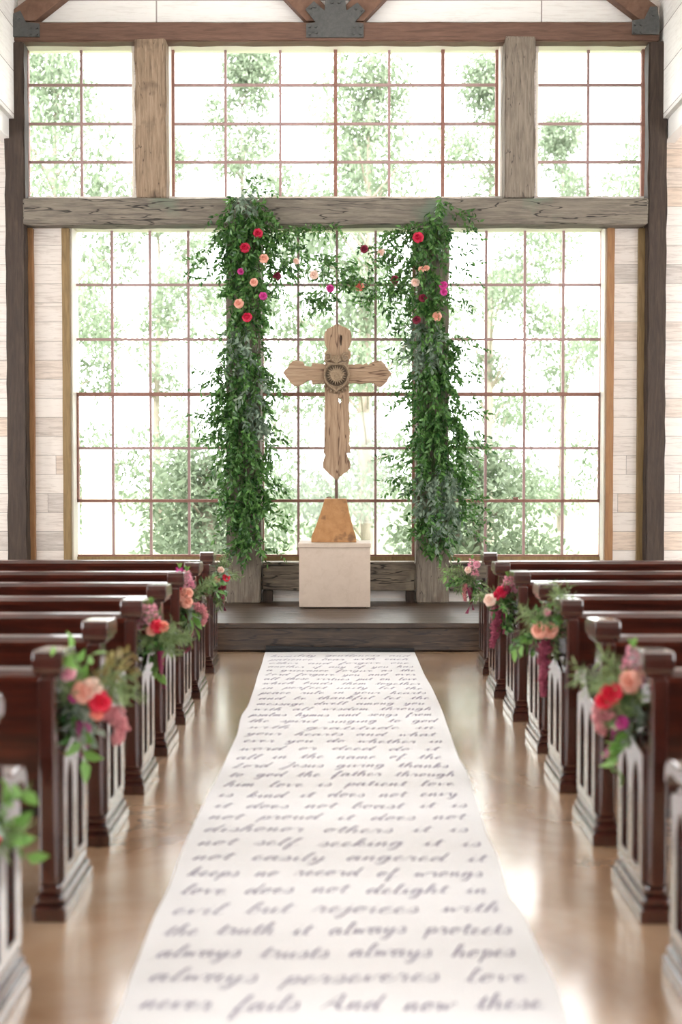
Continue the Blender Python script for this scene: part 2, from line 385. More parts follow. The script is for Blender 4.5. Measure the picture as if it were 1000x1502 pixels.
# ------------------------------------------------------------------ steel windows
def window(n, x0, x1, z0, z1, vxs, hzs, thick_v=(), thick_h=(), tilt=None):
    """rust steel frame, thin glazing bars, one sheet of panes"""
    f = MB(); t = .026; y0, y1 = GY - .025, GY + .025
    f.box(x0, x0 + t, y0, y1, z0, z1); f.box(x1 - t, x1, y0, y1, z0, z1); f.box(x0, x1, y0, y1, z1 - t, z1); f.box(x0, x1, y0, y1, z0, z0 + t * .7)
    fr = f.build('window_%d' % n, 'rust'); tag(fr, kind='structure')
    for v, wd, a, b in thick_v: MB().box(v - wd / 2, v + wd / 2, GY - .035, GY + .03, a, b).build('sash_bar', 'rust', fr)
    for z, wd, a, b in thick_h: MB().box(a, b, GY - .035, GY + .03, z - wd / 2, z + wd / 2).build('sash_bar', 'rust', fr)
    m_ = MB(); bw = .0125
    for v in vxs: m_.box(v - bw, v + bw, GY - .016, GY + .016, z0, z1)
    for z in hzs: m_.box(x0, x1, GY - .015, GY + .015, z - bw, z + bw)
    m_.build('glazing_bars', 'muntin', fr)
    MB().box(x0 + .01, x1 - .01, GY - .003, GY + .003, z0 + .01, z1 - .01).build('glass_panes', 'glass', fr)
    return fr
zu0, zu1 = zu_bot + .0, Z_(66.5, GY)
hzu = [Z_(v, GY) for v in (125, 182, 238)]
window(1, X_(36.5, GY, 200), p1a - .022, zu0, zu1, [X_(120, GY, 200)], hzu, thick_v=[(X_(40, GY, 200), .045, zu0, zu1)], thick_h=[(Z_(69, GY), .03, X_(38, GY), p1a - .03)])
window(2, p1b + .022, p2a - .022, zu0, zu1, [X_(v, GY, 200) for v in (331, 411, 570.5)], hzu,
       thick_v=[(X_(492, GY, 200), .034, zu0, zu1), (X_(649, GY, 200), .034, zu0, zu1)], thick_h=[(Z_(69, GY), .03, X_(492, GY), X_(733, GY))])
window(3, p2b + .022, X_(946, GY, 200), zu0, zu1, [X_(862, GY, 200)], hzu, thick_v=[(X_(943, GY, 200), .05, zu0, zu1)], thick_h=[(Z_(69, GY), .03, X_(786, GY), X_(943, GY))])
zl0, zl1 = Z_(816, GY), Z_(334.5, GY)
hzl = [Z_(v, GY) for v in (418, 498, 657.5)]
zA, zB = Z_(578.5, GY), Z_(734.5, GY)
cL0, cL1 = X_(331, GY), X_(386, GY); cR0, cR1 = X_(607, GY), X_(658, GY)
win_l = window(4, X_(108.5, GY), (cL0 + cL1) / 2, zl0, zl1, [X_(v, GY) for v in (165.5, 221, 277)], hzl,
       thick_v=[(X_(113, GY, 650), .04, zB, zA)], thick_h=[(zA, .037, X_(109, GY), cL0), (zB, .03, X_(112, GY), cL0)])
win_m = window(5, (cL0 + cL1) / 2, (cR0 + cR1) / 2, zl0, zl1, [X_(v, GY) for v in (437.5, 494, 550.5)], hzl,
       thick_v=[(X_(384, GY), .04, zl0, zl1), (X_(606.5, GY), .034, zl0, zl1)], thick_h=[(zA, .037, cL1, cR0), (zB, .03, cL1, cR0)])
win_r = window(6, (cR0 + cR1) / 2, X_(883, GY), zl0, zl1, [X_(v, GY) for v in (712, 768.5, 825)], hzl,
       thick_v=[(X_(880, GY, 650), .04, zB, zA)], thick_h=[(zA, .037, cR1, X_(883, GY)), (zB, .03, cR1, X_(881, GY))])
for fr, px in ((win_m, 482.5), (win_r, 755.5)):
    x = X_(px, GY); z = zB + .015
    MB().box(x - .026, x + .026, GY - .07, GY - .03, z, z + .024, .004).box(x - .01, x + .01, GY - .09, GY - .03, z + .006, z + .018, .003).build('sash_latch', 'rust', fr)

# ------------------------------------------------------------------ timbers
def timber(name, label, mat, x0, x1, y0, y1, z0, z1, cat, bev=.012, rough=.006, seed=1):
    """hewn timber: subdivided box with slightly uneven faces and worn arrises"""
    rnd = random.Random(seed)
    bm = bmesh.new(); bmesh.ops.create_cube(bm, size=1)
    sx, sy, sz = abs(x1 - x0), abs(y1 - y0), abs(z1 - z0)
    for v in bm.verts: v.co = (v.co.x * sx, v.co.y * sy, v.co.z * sz)
    bmesh.ops.bevel(bm, geom=bm.edges[:], offset=bev, segments=2, affect='EDGES')
    L = max(sx, sz); ax = 0 if sx > sz else 2
    n = max(4, int(L / .18))
    for k in range(1, n):
        co = Vector((0, 0, 0)); co[ax] = -L / 2 + L * k / n; no = Vector((0, 0, 0)); no[ax] = 1
        bmesh.ops.bisect_plane(bm, geom=bm.verts[:] + bm.edges[:] + bm.faces[:], plane_co=co, plane_no=no)
    for v in bm.verts:
        v.co += Vector((rnd.uniform(-1, 1), rnd.uniform(-.5, .5), rnd.uniform(-1, 1))) * rough
    cx, cy, cz = (x0 + x1) / 2, (y0 + y1) / 2, min(z0, z1)
    m_ = MB(); bmesh.ops.translate(bm, vec=(cx, cy, (z0 + z1) / 2), verts=bm.verts[:]); m_.bm(bm)
    o = m_.build(name, mat, loc=(cx, cy, cz)); return tag(o, label, cat)
CF = 12.40
STAGE = .25
zb1, zb0 = Z_(290.5, CF), Z_(329, CF)
timber('timber_beam', 'weathered grey horizontal beam between the upper and lower windows', 'beam_grey', X_(33, CF, 310), X_(951, CF, 310), CF, WY, zb0, zb1, 'beam', seed=3, rough=.008)
timber('tie_beam', 'dark brown horizontal tie beam above the top windows', 'beam_brown', X_(19, 12.46, 50), X_(967, 12.46, 50), 12.46, WY, Z_(60.5, 12.46), Z_(32, 12.46), 'beam', seed=4)
timber('timber_post', 'weathered tan post between top windows, left, with peeling patches', 'post_tan', X_(198, 12.42, 180), X_(243.5, 12.42, 180), 12.42, WY, zb1 + .004, Z_(56, 12.42), 'post', seed=5, rough=.008)
timber('timber_post', 'weathered grey-brown post between top windows, right', 'post_grey', X_(740, 12.42, 180), X_(784.5, 12.42, 180), 12.42, WY, zb1 + .004, Z_(53, 12.42), 'post', seed=6, rough=.008)
timber('timber_column', 'square grey timber column left of the cross, wrapped in greenery', 'post_grey', X_(331.5, CF, 700), X_(382, CF, 700), CF, WY + .15, STAGE, zb0 - .004, 'column', seed=7)
timber('timber_column', 'square grey timber column right of the cross, wrapped in greenery', 'post_grey', X_(611, CF, 700), X_(658, CF, 700), CF, WY + .15, STAGE, zb0 - .004, 'column', seed=8)
timber('wall_post', 'dark brown full-height corner post at the left end of the windows', 'post_dark', X_(8, 12.44, 400), X_(37, 12.44, 400), 12.44, WY, 0, Z_(61.5, 12.46), 'post', seed=9)
timber('wall_post', 'dark brown full-height corner post at the right end of the windows', 'post_dark', X_(949.5, 12.44, 400), X_(977.5, 12.44, 400), 12.44, WY, 0, Z_(61.5, 12.46), 'post', seed=10)
for nm, a, b, mt, lb in (('pine_trim', 36.5, 49, 'stud', 'orange pine trim board beside the dark corner post at left'), ('pine_trim', 91, 102.5, 'stud2', 'olive pine trim board along the left edge of the lower window'),
                     ('pine_trim', 889.5, 900.5, 'stud', 'orange pine trim board along the right edge of the lower window'), ('pine_trim', 936, 949, 'stud2', 'olive pine trim board beside the dark corner post at right')):
    timber(nm, lb, mt, X_(a, 12.56, 500), X_(b, 12.56, 500), 12.56, WY, 0, zb0 - .004, 'trim', bev=.004, rough=.002, seed=int(a))
def sill_beam(x0, x1, lb, seed):
    timber('sill_beam', lb, 'sillbeam', x0, x1, 12.50, WY, Z_(866.5, 12.50), Z_(825.5, 12.50), 'beam', seed=seed, rough=.007)
xa, xb = X_(384, 12.5), X_(609.5, 12.5)
sill_beam(xa, xb, 'weathered grey sill beam behind the white pedestal', 21)
sill_beam(X_(108, 12.5), X_(330, 12.5), 'weathered grey sill beam under the left window bay behind pews', 22)
sill_beam(X_(659.5, 12.5), X_(884, 12.5), 'weathered grey sill beam under the right window bay behind pews', 23)
for a, b, lb in ((384.5, 399, 'short dark block propping the sill beam, left of the pedestal'), (596, 609, 'short dark block propping the sill beam, right of the pedestal')):
    timber('support_block', lb, 'post_dark', X_(a, 12.5), X_(b, 12.5), 12.50, WY, STAGE, Z_(867, 12.50), 'block', seed=int(a), rough=.002, bev=.004)
struct(MB().box(X_(399.5, WY), X_(595.5, WY), WY - .015, WY, STAGE, Z_(877, WY)), 'baseboard_back', 'whitepaint')

# roof truss in front of the gable: sloping rafters, struts, steel plates
def slanted(name, lab, mat, p0, p1, width, y0, y1, cat):
    a, b = Vector(p0), Vector(p1); d = (b - a).normalized(); nrm = Vector((-d.y, d.x)) * width / 2
    poly = [tuple(a + nrm), tuple(b + nrm), tuple(b - nrm), tuple(a - nrm)]
    return tag(MB().curve([poly], 'Y', y0, y1, .008).build(name, mat, loc=(a.x, y0, a.y)), lab, cat)
TY = 12.47
zb = Z_(32, 12.46) + .006
def truss_pt(px, py): return P(px, py, TY)
def cut_slanted(name, lab, mat, pxs, cat, y0=TY, y1=WY - .025):
    poly = [truss_pt(*q) for q in pxs]
    return tag(MB().curve([poly], 'Y', y0, y1, .006).build(name, mat, loc=(poly[0][0], y0, poly[0][1])), lab, cat)
cut_slanted('truss_rafter', 'sloping brown truss rafter rising from the left end of tie beam', 'rafter', [(22, 30.5), (51, 30.5), (151, -48), (130, -72), (18, 15)], 'rafter')
cut_slanted('truss_rafter', 'sloping brown truss rafter rising from the right end of tie beam', 'rafter', [(941, 30.5), (966, 30.5), (965, 10), (860, -72), (838, -48)], 'rafter')
cut_slanted('truss_strut', 'brown diagonal truss strut leaning left from the centre plate', 'rafter', [(449, 30.5), (475, 30.5), (477, 8), (405, -66), (380, -42)], 'strut')
cut_slanted('truss_strut', 'brown diagonal truss strut leaning right from the centre plate', 'rafter', [(508, 30.5), (533, 30.5), (603, -42), (580, -66), (506, 8)], 'strut')
cut_slanted('king_post', 'brown upright king post above the centre plate', 'rafter', [(478, 30.5), (505, 30.5), (505, -100), (478, -100)], 'post')
def plate(lab, pxs, bolts):
    y1 = 12.445
    poly = [P(x, y, y1) for x, y in pxs]
    cx = sum(q[0] for q in poly) / len(poly); cz = min(q[1] for q in poly)
    r = root('steel_plate', (cx, y1, cz), lab, 'plate', 'steel plates of the roof truss')
    MB().curve([poly], 'Y', y1 - .012, y1 + .014, .002).build('plate', 'steel', r)
    for x, y in bolts:
        bx, bz = P(x, y, y1 - .012)
        hexa = [(bx + .014 * math.cos(k * math.pi / 3), bz + .014 * math.sin(k * math.pi / 3)) for k in range(6)]
        MB().prism(hexa, 'Y', y1 - .03, y1 - .010).build('bolt', 'steel', r)
    return r
plate('dark steel gusset plate bolted to left end of tie beam', [(19, 34), (19, 54), (58, 54), (58, 35), (38, 33), (30, 16), (20, 20)], [(44, 41), (54, 41), (44, 50), (54, 50), (27, 27)])
plate('dark steel gusset plate bolted to right end of tie beam', [(967, 31), (966, 51), (927, 50), (927, 30), (945, 28), (953, 10), (963, 10)], [(931, 36), (940, 36), (931, 47), (940, 47), (958, 22)])
plate('large dark steel plate with arms joining struts at centre of tie beam', [(449, 35), (449, 55), (533, 55), (533, 35), (520, 33), (535, 16), (524, 4), (508, 16), (505, -12), (478, -12), (476, 16), (460, 2), (448, 14), (463, 33)],
      [(454, 39), (463, 39), (454, 50), (464, 48), (520, 39), (529, 39), (519, 50), (529, 50), (455, 12), (462, 10), (522, 13), (530, 15), (487, 4), (497, 4)])

# ------------------------------------------------------------------ stage
SY0 = 10.79
st = root('stage_platform', (0, SY0, 0), 'low dark-stained wooden stage under the windows', 'platform')
m_ = MB(); yy = SY0; k = 0
while yy < CF + .1:
    m_.box(-3.0, 3.0, yy - (.02 if k == 0 else 0), min(yy + .198, WY - .001), STAGE - .045, STAGE, .005); yy += .2; k += 1
m_.build('deck', 'stage', st)
MB().box(-3.0, 3.0, SY0, SY0 + .05, .012, STAGE - .047, .006).build('front_board', 'stage', st)
MB().box(-3.0, 3.0, SY0 + .06, WY - .01, 0, STAGE - .05).build('carcass', 'post_dark', st)

# ------------------------------------------------------------------ pedestal
PY = 11.93
px0, px1 = X_(438.5, PY, 850), X_(543, PY, 850); pz1 = Z_(797, PY)
ped = root('pedestal', ((px0 + px1) / 2, PY + .28, STAGE), 'cream-white box pedestal on the stage under the wooden cross', 'pedestal')
MB().box(px0, px1, PY, PY + .54, STAGE + .012, pz1 - .04, .006).build('box_body', 'plinth', ped)
MB().box(px0 - .01, px1 + .008, PY - .012, PY + .55, pz1 - .04, pz1, .006).build('lid', 'plinth', ped)
MB().box(px0 + .04, px1 - .04, PY + .03, PY + .5, STAGE, STAGE + .013).build('recessed_foot', 'post_dark', ped)

# ------------------------------------------------------------------ wooden cross
CY = 12.20
def crop(pts, Y): return [P(400 + x / 5, 460 + y / 5, Y) for x, y in pts]
cb = [(476, 731.5), (508, 731.5), (510, 741), (513, 756), (518, 775), (522, 787), (522.5, 793), (456.5, 793), (456.5, 787), (463, 772), (469, 755), (473.5, 741)]
base_poly = [P(x, y, CY - .07) for x, y in cb]
zmin = min(q[1] for q in base_poly)
base_poly = [(x, z if z > zmin + .02 else pz1) for x, z in base_poly]
cr = root('altar_cross', (X_(489, CY), CY, pz1), 'carved weathered driftwood cross on a honey-coloured block on the pedestal', 'cross')
MB().curve([base_poly], 'Y', CY - .09, CY + .11, .006).build('wooden_base', 'basewood', cr, label='honey-brown tapered wooden block')
rx = X_(493, CY, 715)
MB().tube([(rx, CY + .01, Z_(735, CY)), (rx, CY + .01, Z_(640, CY))], .015, 12).build('metal_rod', 'rod', cr)
up = [(472, 70), (490, 84), (510, 95), (535, 104), (555, 115), (572, 135), (578, 165), (576, 200), (565, 235), (552, 262), (570, 282), (574, 305), (560, 345), (553, 375), (558, 440), (558, 520), (562, 640), (558, 700), (563, 760), (560, 820), (566, 880), (560, 960), (571, 985), (569, 1018), (542, 1024), (552, 1058), (568, 1090), (571, 1130), (548, 1158), (520, 1176), (498, 1192), (468, 1222), (448, 1206), (425, 1190), (398, 1162), (368, 1132), (365, 1100), (374, 1065), (386, 1040), (371, 1018), (378, 960), (376, 880), (381, 800), (378, 720), (382, 640), (380, 520), (383, 440), (382, 380), (388, 345), (381, 312), (388, 282), (401, 262), (386, 235), (377, 195), (378, 150), (388, 130), (402, 112), (440, 96), (456, 84)]
hole = [(483, 620), (503, 624), (500, 648), (491, 662), (482, 645)]
slit = [(494, 160), (506, 165), (507, 190), (502, 235), (497, 236), (492, 200)]
MB().curve([crop(up, CY), crop(hole, CY), crop(slit, CY)], 'Y', CY - .035, CY + .045, .007).build('upright_board', 'crosswood', cr)
bar = [(75, 435), (92, 412), (112, 395), (122, 372), (145, 350), (165, 344), (190, 347), (225, 355), (236, 384), (258, 388), (282, 390), (290, 362), (330, 366), (382, 372), (470, 374), (556, 375), (600, 373), (640, 370), (660, 376), (690, 360), (696, 380), (715, 366), (740, 350), (765, 346), (795, 346), (825, 375), (838, 402), (855, 424), (874, 440), (858, 462), (845, 482), (838, 500), (815, 522), (795, 538), (770, 536), (745, 516), (722, 508), (700, 508), (650, 516), (600, 510), (556, 511), (470, 514), (382, 516), (330, 514), (290, 521), (284, 494), (268, 490), (250, 496), (215, 521), (180, 536), (150, 526), (132, 508), (112, 482), (94, 462)]
MB().curve([crop(bar, CY)], 'Y', CY - .028, CY + .036, .006).build('crossbar', 'crossbarwood', cr)
slitb = crop(slit, CY); MB().curve([slitb], 'Y', CY + .02, CY + .03).build('dark_split', 'rod', cr)
med = MB(); cx, cz = P(400 + 467 / 5, 460 + 455 / 5, CY); q = 12.2 / F / 5
def disc(mb, cx, cz, r, y0, y1, n=28):
    mb.prism([(cx + r * math.cos(2 * math.pi * k / n), cz + r * math.sin(2 * math.pi * k / n)) for k in range(n)], 'Y', y0, y1)
heart = [(0, 85), (60, 80), (88, 45), (92, 0), (80, -45), (50, -85), (20, -105), (0, -125), (-20, -105), (-50, -85), (-80, -45), (-90, 0), (-86, 45), (-60, 80)]
med.curve([[(cx + a * q, cz + b * q) for a, b in heart]], 'Y', CY - .055, CY - .03, .005)
med.tube([(cx + a * q * .95, CY - .058, cz + b * q * .95) for a, b in heart + heart[:1]], .011, 8, False)
rays = []
for k in range(22):
    for r_, da in ((73, 0), (44, .5)):
        an = 2 * math.pi * (k + da) / 22; rays.append((cx + r_ * q * math.cos(an), cz + r_ * q * math.sin(an)))
rec = MB(); disc(rec, cx, cz, 79 * q, CY - .057, CY - .05); rec.build('medallion_shade_disc', 'recess', cr, label='dark aged disc with painted shade behind the sunburst')  # flat disc; shade of the carving put into its aged wood tone
med.curve([rays], 'Y', CY - .085, CY - .056, .003)
for rr, cnt, y in ((30, 14, .085), (15, 8, .092)):
    for k in range(cnt):
        an = 2 * math.pi * k / cnt; bx, bz = cx + rr * q * math.cos(an), cz + rr * q * math.sin(an)
        b2 = bmesh.new(); bmesh.ops.create_icosphere(b2, subdivisions=1, radius=.014)
        bmesh.ops.scale(b2, vec=(1, .6, 1), verts=b2.verts[:]); bmesh.ops.translate(b2, vec=(bx, CY - y + .012, bz), verts=b2.verts[:]); med.bm(b2, True)
for sg in (-1, 1):                    # scrolls above the rosette
    pts = []
    for k in range(26):
        t = k / 25; an = math.pi * .5 + sg * (-.6 + t * 7.5); r_ = (34 - 26 * t) * q
        pts.append((cx + sg * 66 * q + r_ * math.cos(an), CY - .05 - .012 * t, cz + 128 * q + r_ * math.sin(an)))
    med.tube(pts, [.011 - .004 * k / 25 for k in range(26)], 7)
    med.tube([(cx + sg * 88 * q, CY - .05, cz + 110 * q), (cx + sg * 70 * q, CY - .055, cz + 88 * q), (cx + sg * 20 * q, CY - .06, cz + 84 * q)], [.010, .012, .009], 7)
    for k in range(5):                # leaf tips round the heart's point
        an = -math.pi / 2 + sg * (.12 + .26 * k)
        bx, bz = cx + 100 * q * math.cos(an), cz + (100 * math.sin(an) - 12) * q
        med.tube([(bx, CY - .05, bz), (bx + .03 * math.cos(an), CY - .045, bz + .03 * math.sin(an))], [.014, .003], 6)
for k in range(7):                    # crest shell between the scrolls
    an = math.pi * (.12 + .76 * k / 6)
    med.tube([(cx + 8 * q * math.cos(an), CY - .055, cz + 92 * q), (cx + 40 * q * math.cos(an), CY - .06, cz + (98 + 46 * math.sin(an)) * q)], [.007, .013], 6)
med.build('carved_medallion', 'carved', cr, label='round sunburst carving with scrolls')

# ------------------------------------------------------------------ aisle runner with hand lettering
LE = [(10.79, -.659), (9.72, -.641), (8.71, -.626), (8.28, -.622), (7.91, -.636), (7.27, -.615), (6.77, -.624), (6.345, -.628), (5.91, -.643), (5.04, -.650), (4.625, -.642), (4.278, -.652), (3.897, -.645), (3.52, -.634), (2.4, -.64), (1.2, -.64)]
RE = [(10.79, .618), (9.66, .621), (8.83, .64), (8.24, .644), (7.48, .635), (6.8, .626), (6.42, .638), (5.86, .628), (5.3, .612), (5.04, .621), (4.52, .604), (4.35, .628), (4.035, .63), (3.71, .638), (3.52, .632), (2.4, .635), (1.2, .635)]
def interp(tab, y):
    for (a, u), (b, v) in zip(tab, tab[1:]):
        if a >= y >= b:
            t = (a - y) / (a - b); t = t * t * (3 - 2 * t); return u + (v - u) * t
    return tab[-1][1]
def run_z(x, y):
    return .006 + .0022 * math.sin(y * 5.1 + x * 1.3) * math.sin(y * 2.3 + 1) + .002 * math.sin(x * 4 + y * 3.1)
rn = root('aisle_runner', (0, 6, 0), 'long white cloth aisle runner hand-lettered in black script', 'runner')
m_ = MB(); NYR, NXR = 200, 14; vs_ = []; fs = []
for i in range(NYR + 1):
    y = 10.75 - (10.75 - 1.2) * i / NYR; a, b = interp(LE, y), interp(RE, y)
    for j in range(NXR + 1):
        x = a + (b - a) * j / NXR; vs_.append((x, y, run_z(x, y)))
n0 = len(vs_); vs_ += [(x, y, z - .003) for x, y, z in vs_]
for i in range(NYR):
    for j in range(NXR):
        k = i * (NXR + 1) + j; f4 = (k, k + NXR + 1, k + NXR + 2, k + 1)
        fs.append(f4); fs.append(tuple(n0 + q for q in f4[::-1]))
for i in range(NYR):
    pass
m_.add(vs_, fs, True)
for j in (0, NXR):
    ks = [i * (NXR + 1) + j for i in range(NYR + 1)]
    m_.add([vs_[k] for k in ks] + [vs_[n0 + k] for k in ks], [(i, i + 1, NYR + 2 + i, NYR + 1 + i) for i in range(NYR)])
CLOTH_MB = m_
m_ = MB()
m_.tube([(-.655, 10.755, .031), (-.3, 10.755, .026), (0, 10.755, .022), (.3, 10.755, .021), (.615, 10.755, .022)], [.029, .024, .02, .019, .018], 10)
m_.build('black_end_roll', 'lace_black', rn)
GL = {
 'a': (1.2, [(.1, .15), (.45, .65), (.75, .92), (.45, 1), (.15, .6), (.2, .1), (.45, 0), (.72, .5), (.82, 1), (.78, .3), (.95, 0), (1.2, .2)]),
 'b': (1.0, [(0, .1), (.35, 1), (.52, 1.9), (.32, 1.95), (.2, 1.2), (.2, .2), (.5, 0), (.8, .4), (.65, .85), (.58, .72), (1, .8)]),
 'c': (.95, [(.1, .15), (.4, .65), (.7, .87), (.5, 1), (.15, .6), (.25, .08), (.55, 0), (.95, .25)]),
 'd': (1.25, [(.1, .15), (.45, .65), (.7, .9), (.4, 1), (.12, .5), (.3, 0), (.7, .5), (.95, 2.0), (.82, .4), (1, 0), (1.25, .2)]),
 'e': (.9, [(0, .1), (.5, .5), (.55, .9), (.35, 1), (.15, .5), (.3, .03), (.6, .03), (.9, .25)]),
 'f': (.95, [(0, .1), (.4, 1), (.62, 1.85), (.42, 1.98), (.3, 1), (.25, -.85), (.45, -.95), (.52, -.2), (.38, .02), (.95, .25)]),
 'g': (1.15, [(.1, .15), (.45, .65), (.75, .9), (.45, 1), (.15, .6), (.25, .05), (.6, .3), (.8, 1), (.75, -.6), (.45, -1), (.28, -.7), (1.15, .2)]),
 'h': (1.15, [(0, .1), (.4, 1.2), (.52, 1.9), (.32, 1.95), (.2, 1), (.18, 0), (.35, .7), (.65, 1), (.75, .7), (.72, .1), (.9, 0), (1.15, .2)]),
 'i': (.7, [(0, .1), (.3, .95), (.28, .2), (.45, 0), (.7, .2)]),
 'j': (.7, [(0, .1), (.4, .95), (.35, -.6), (.1, -1), (0, -.7), (.7, .2)]),
 'k': (1.05, [(0, .1), (.4, 1.2), (.52, 1.9), (.32, 1.95), (.2, 1), (.18, 0), (.4, .7), (.7, .95), (.65, .6), (.35, .5), (.7, .05), (1.05, .2)]),
 'l': (.75, [(0, .1), (.45, 1.2), (.52, 1.9), (.32, 1.95), (.22, 1), (.28, .1), (.5, 0), (.75, .2)]),
 'm': (1.45, [(0, .1), (.2, .95), (.2, 0), (.4, .8), (.6, .95), (.62, 0), (.8, .8), (1, .95), (1.05, .1), (1.2, 0), (1.45, .2)]),
 'n': (1.1, [(0, .1), (.2, .95), (.2, 0), (.4, .8), (.65, .95), (.68, .1), (.85, 0), (1.1, .2)]),
 'o': (1.0, [(.1, .2), (.6, .95), (.35, 1), (.12, .5), (.35, 0), (.7, .4), (.6, .95), (.75, .8), (1, .85)]),
 'p': (1.0, [(0, .1), (.3, 1), (.2, -.9), (.3, .6), (.6, 1), (.8, .6), (.6, .05), (.4, .1), (1, .2)]),
 'r': (.95, [(0, .1), (.25, 1.08), (.35, .85), (.62, .9), (.6, .2), (.72, 0), (.95, .2)]),
 's': (.85, [(0, .1), (.4, 1.08), (.65, .4), (.5, 0), (.2, .08), (.85, .2)]),
 't': (.75, [(0, .1), (.4, 1.65), (.32, .3), (.5, 0), (.75, .2)]),
 'u': (1.15, [(0, .1), (.2, .95), (.2, .2), (.45, 0), (.75, .95), (.75, .2), (.9, 0), (1.15, .2)]),
 'v': (1.0, [(0, .1), (.2, .95), (.35, .05), (.75, .9), (1, .85)]),
 'w': (1.3, [(0, .1), (.2, .95), (.3, .05), (.6, .8), (.75, .05), (1.1, .95), (1.3, .85)]),
 'y': (1.1, [(0, .1), (.2, .95), (.25, .2), (.5, .05), (.75, .95), (.7, -.6), (.4, -1), (.25, -.7), (1.1, .2)]),
 'A': (1.7, [(0, .1), (.5, 1.2), (.95, 2), (1.0, 1), (1.05, .1), (.9, .8), (.3, .75), (.9, .6), (1.3, 0), (1.7, .2)]),
 'J': (1.2, [(.2, 1.5), (.6, 1.95), (.9, 1.8), (.7, .2), (.4, -.95), (.05, -.8), (.3, -.2), (1.2, .2)]),
 'T': (1.2, [(0, 1.6), (.3, 1.95), (1.1, 1.85), (.7, 1.9), (.55, .4), (.3, 0), (.2, .25), (1.2, .2)]),
 'L': (1.2, [(.1, 1.4), (.5, 1.95), (.55, 1.5), (.3, .3), (.05, .05), (.4, .08), (.8, 0), (1.2, .25)]),
}
def catmull(p, step=5):
    out = []; q = [p[0]] + p + [p[-1]]
    for i in range(1, len(q) - 2):
        for k in range(step):
            t = k / step; a, b, c_, d = q[i - 1], q[i], q[i + 1], q[i + 2]
            out.append(tuple(.5 * (2 * b[m] + (c_[m] - a[m]) * t + (2 * a[m] - 5 * b[m] + 4 * c_[m] - d[m]) * t * t + (3 * b[m] - a[m] - 3 * c_[m] + d[m]) * t ** 3) for m in (0, 1)))
    out.append(tuple(p[-1])); return out
LINES = ['Therefore as gods chosen', 'people holy and dearly', 'loved clothe yourselves', 'with compassion kindness', 'humility gentleness and', 'patience bear with each', 'other and forgive one', 'another if any of you has', 'a grievance forgive as the', 'Lord forgave you and over', 'all these virtues put on love', 'which binds them together', 'in perfect unity let the', 'peace rule in your hearts', 'and be thankful let the', 'message dwell among you', 'with all wisdom through', 'psalms hymns and songs from', 'the spirit singing to god', 'with gratitude in', 'your hearts and what', 'ever you do whether in', 'word or deed do it', 'all in the name of the', 'Lord Jesus giving thanks', 'to god the father through', 'him love is patient love', 'is kind it does not envy', 'it does not boast it is', 'not proud it does not', 'dishonor others it is', 'not self seeking it is', 'not easily angered it', 'keeps no record of wrongs', 'love does not delight in', 'evil but rejoices with', 'the truth it always protects', 'always trusts always hopes', 'always perseveres love', 'never fails And now these']
lm = MB()
def stroke(pts, wd):
    vs2 = []
    for i, (x, y) in enumerate(pts):
        a = Vector(pts[max(i - 1, 0)]); b = Vector(pts[min(i + 1, len(pts) - 1)]); d = b - a
        if d.length < 1e-6: d = Vector((1, 0))
        d.normalize(); wv = wd * (1.0 if d.y < -.25 else .42)
        nn = Vector((-d.y, d.x)) * wv / 2
        for s_ in (1, -1):
            X, Y = x + nn.x * s_, y + nn.y * s_; vs2.append((X, Y, run_z(X, Y) + .0012))
    lm.add(vs2, [(2 * i, 2 * i + 1, 2 * i + 3, 2 * i + 2) for i in range(len(pts) - 1)])
XH = .053; last_y = 3.555; n_lines = len(LINES)
for li, text in enumerate(LINES):
    k = n_lines - 1 - li
    y0 = last_y + k * .1975 if k < 36 else last_y + k * .1822 + .55
    if y0 > 10.64: continue
    words = text.split(); rnd = random.Random(li)
    xl, xr = interp(LE, y0) + .05, interp(RE, y0) - (.05 + .05 * rnd.random())
    total = sum(sum(GL[ch][0] for ch in wd) for wd in words) + 1.5 * (len(words) - 1)
    sx = (xr - xl) / total; pos = 0
    for wd in words:
        pts = []; extra = []
        for ch in wd:
            adv, gp = GL[ch]
            pts += [(pos + a, b) for a, b in gp[(1 if pts else 0):]]
            if ch in 'ij': extra.append([(pos + .30, 1.42), (pos + .36, 1.55)])
            if ch == 't': extra.append([(pos + .05, 1.12), (pos + .4, 1.2), (pos + .85, 1.2)])
            pos += adv
        def tr(p): return (xl + (p[0] + .35 * p[1]) * sx, y0 + p[1] * XH + .006 * math.sin(p[0] * .5 + li))
        stroke([tr(p) for p in catmull(pts)], .0072)
        for e in extra: stroke([tr(p) for p in catmull(e, 3)], .0065)
        pos += 1.5
# a first line, larger, at the head of the runner
nf = len(CLOTH_MB.f); CLOTH_MB.add(lm.v, lm.f)
cl_o = CLOTH_MB.build('cloth', 'cloth', rn, label='white cloth lettered in black cursive'); cl_o.data.materials.append(M['ink'])
for pg in cl_o.data.polygons[nf:]: pg.material_index = 1

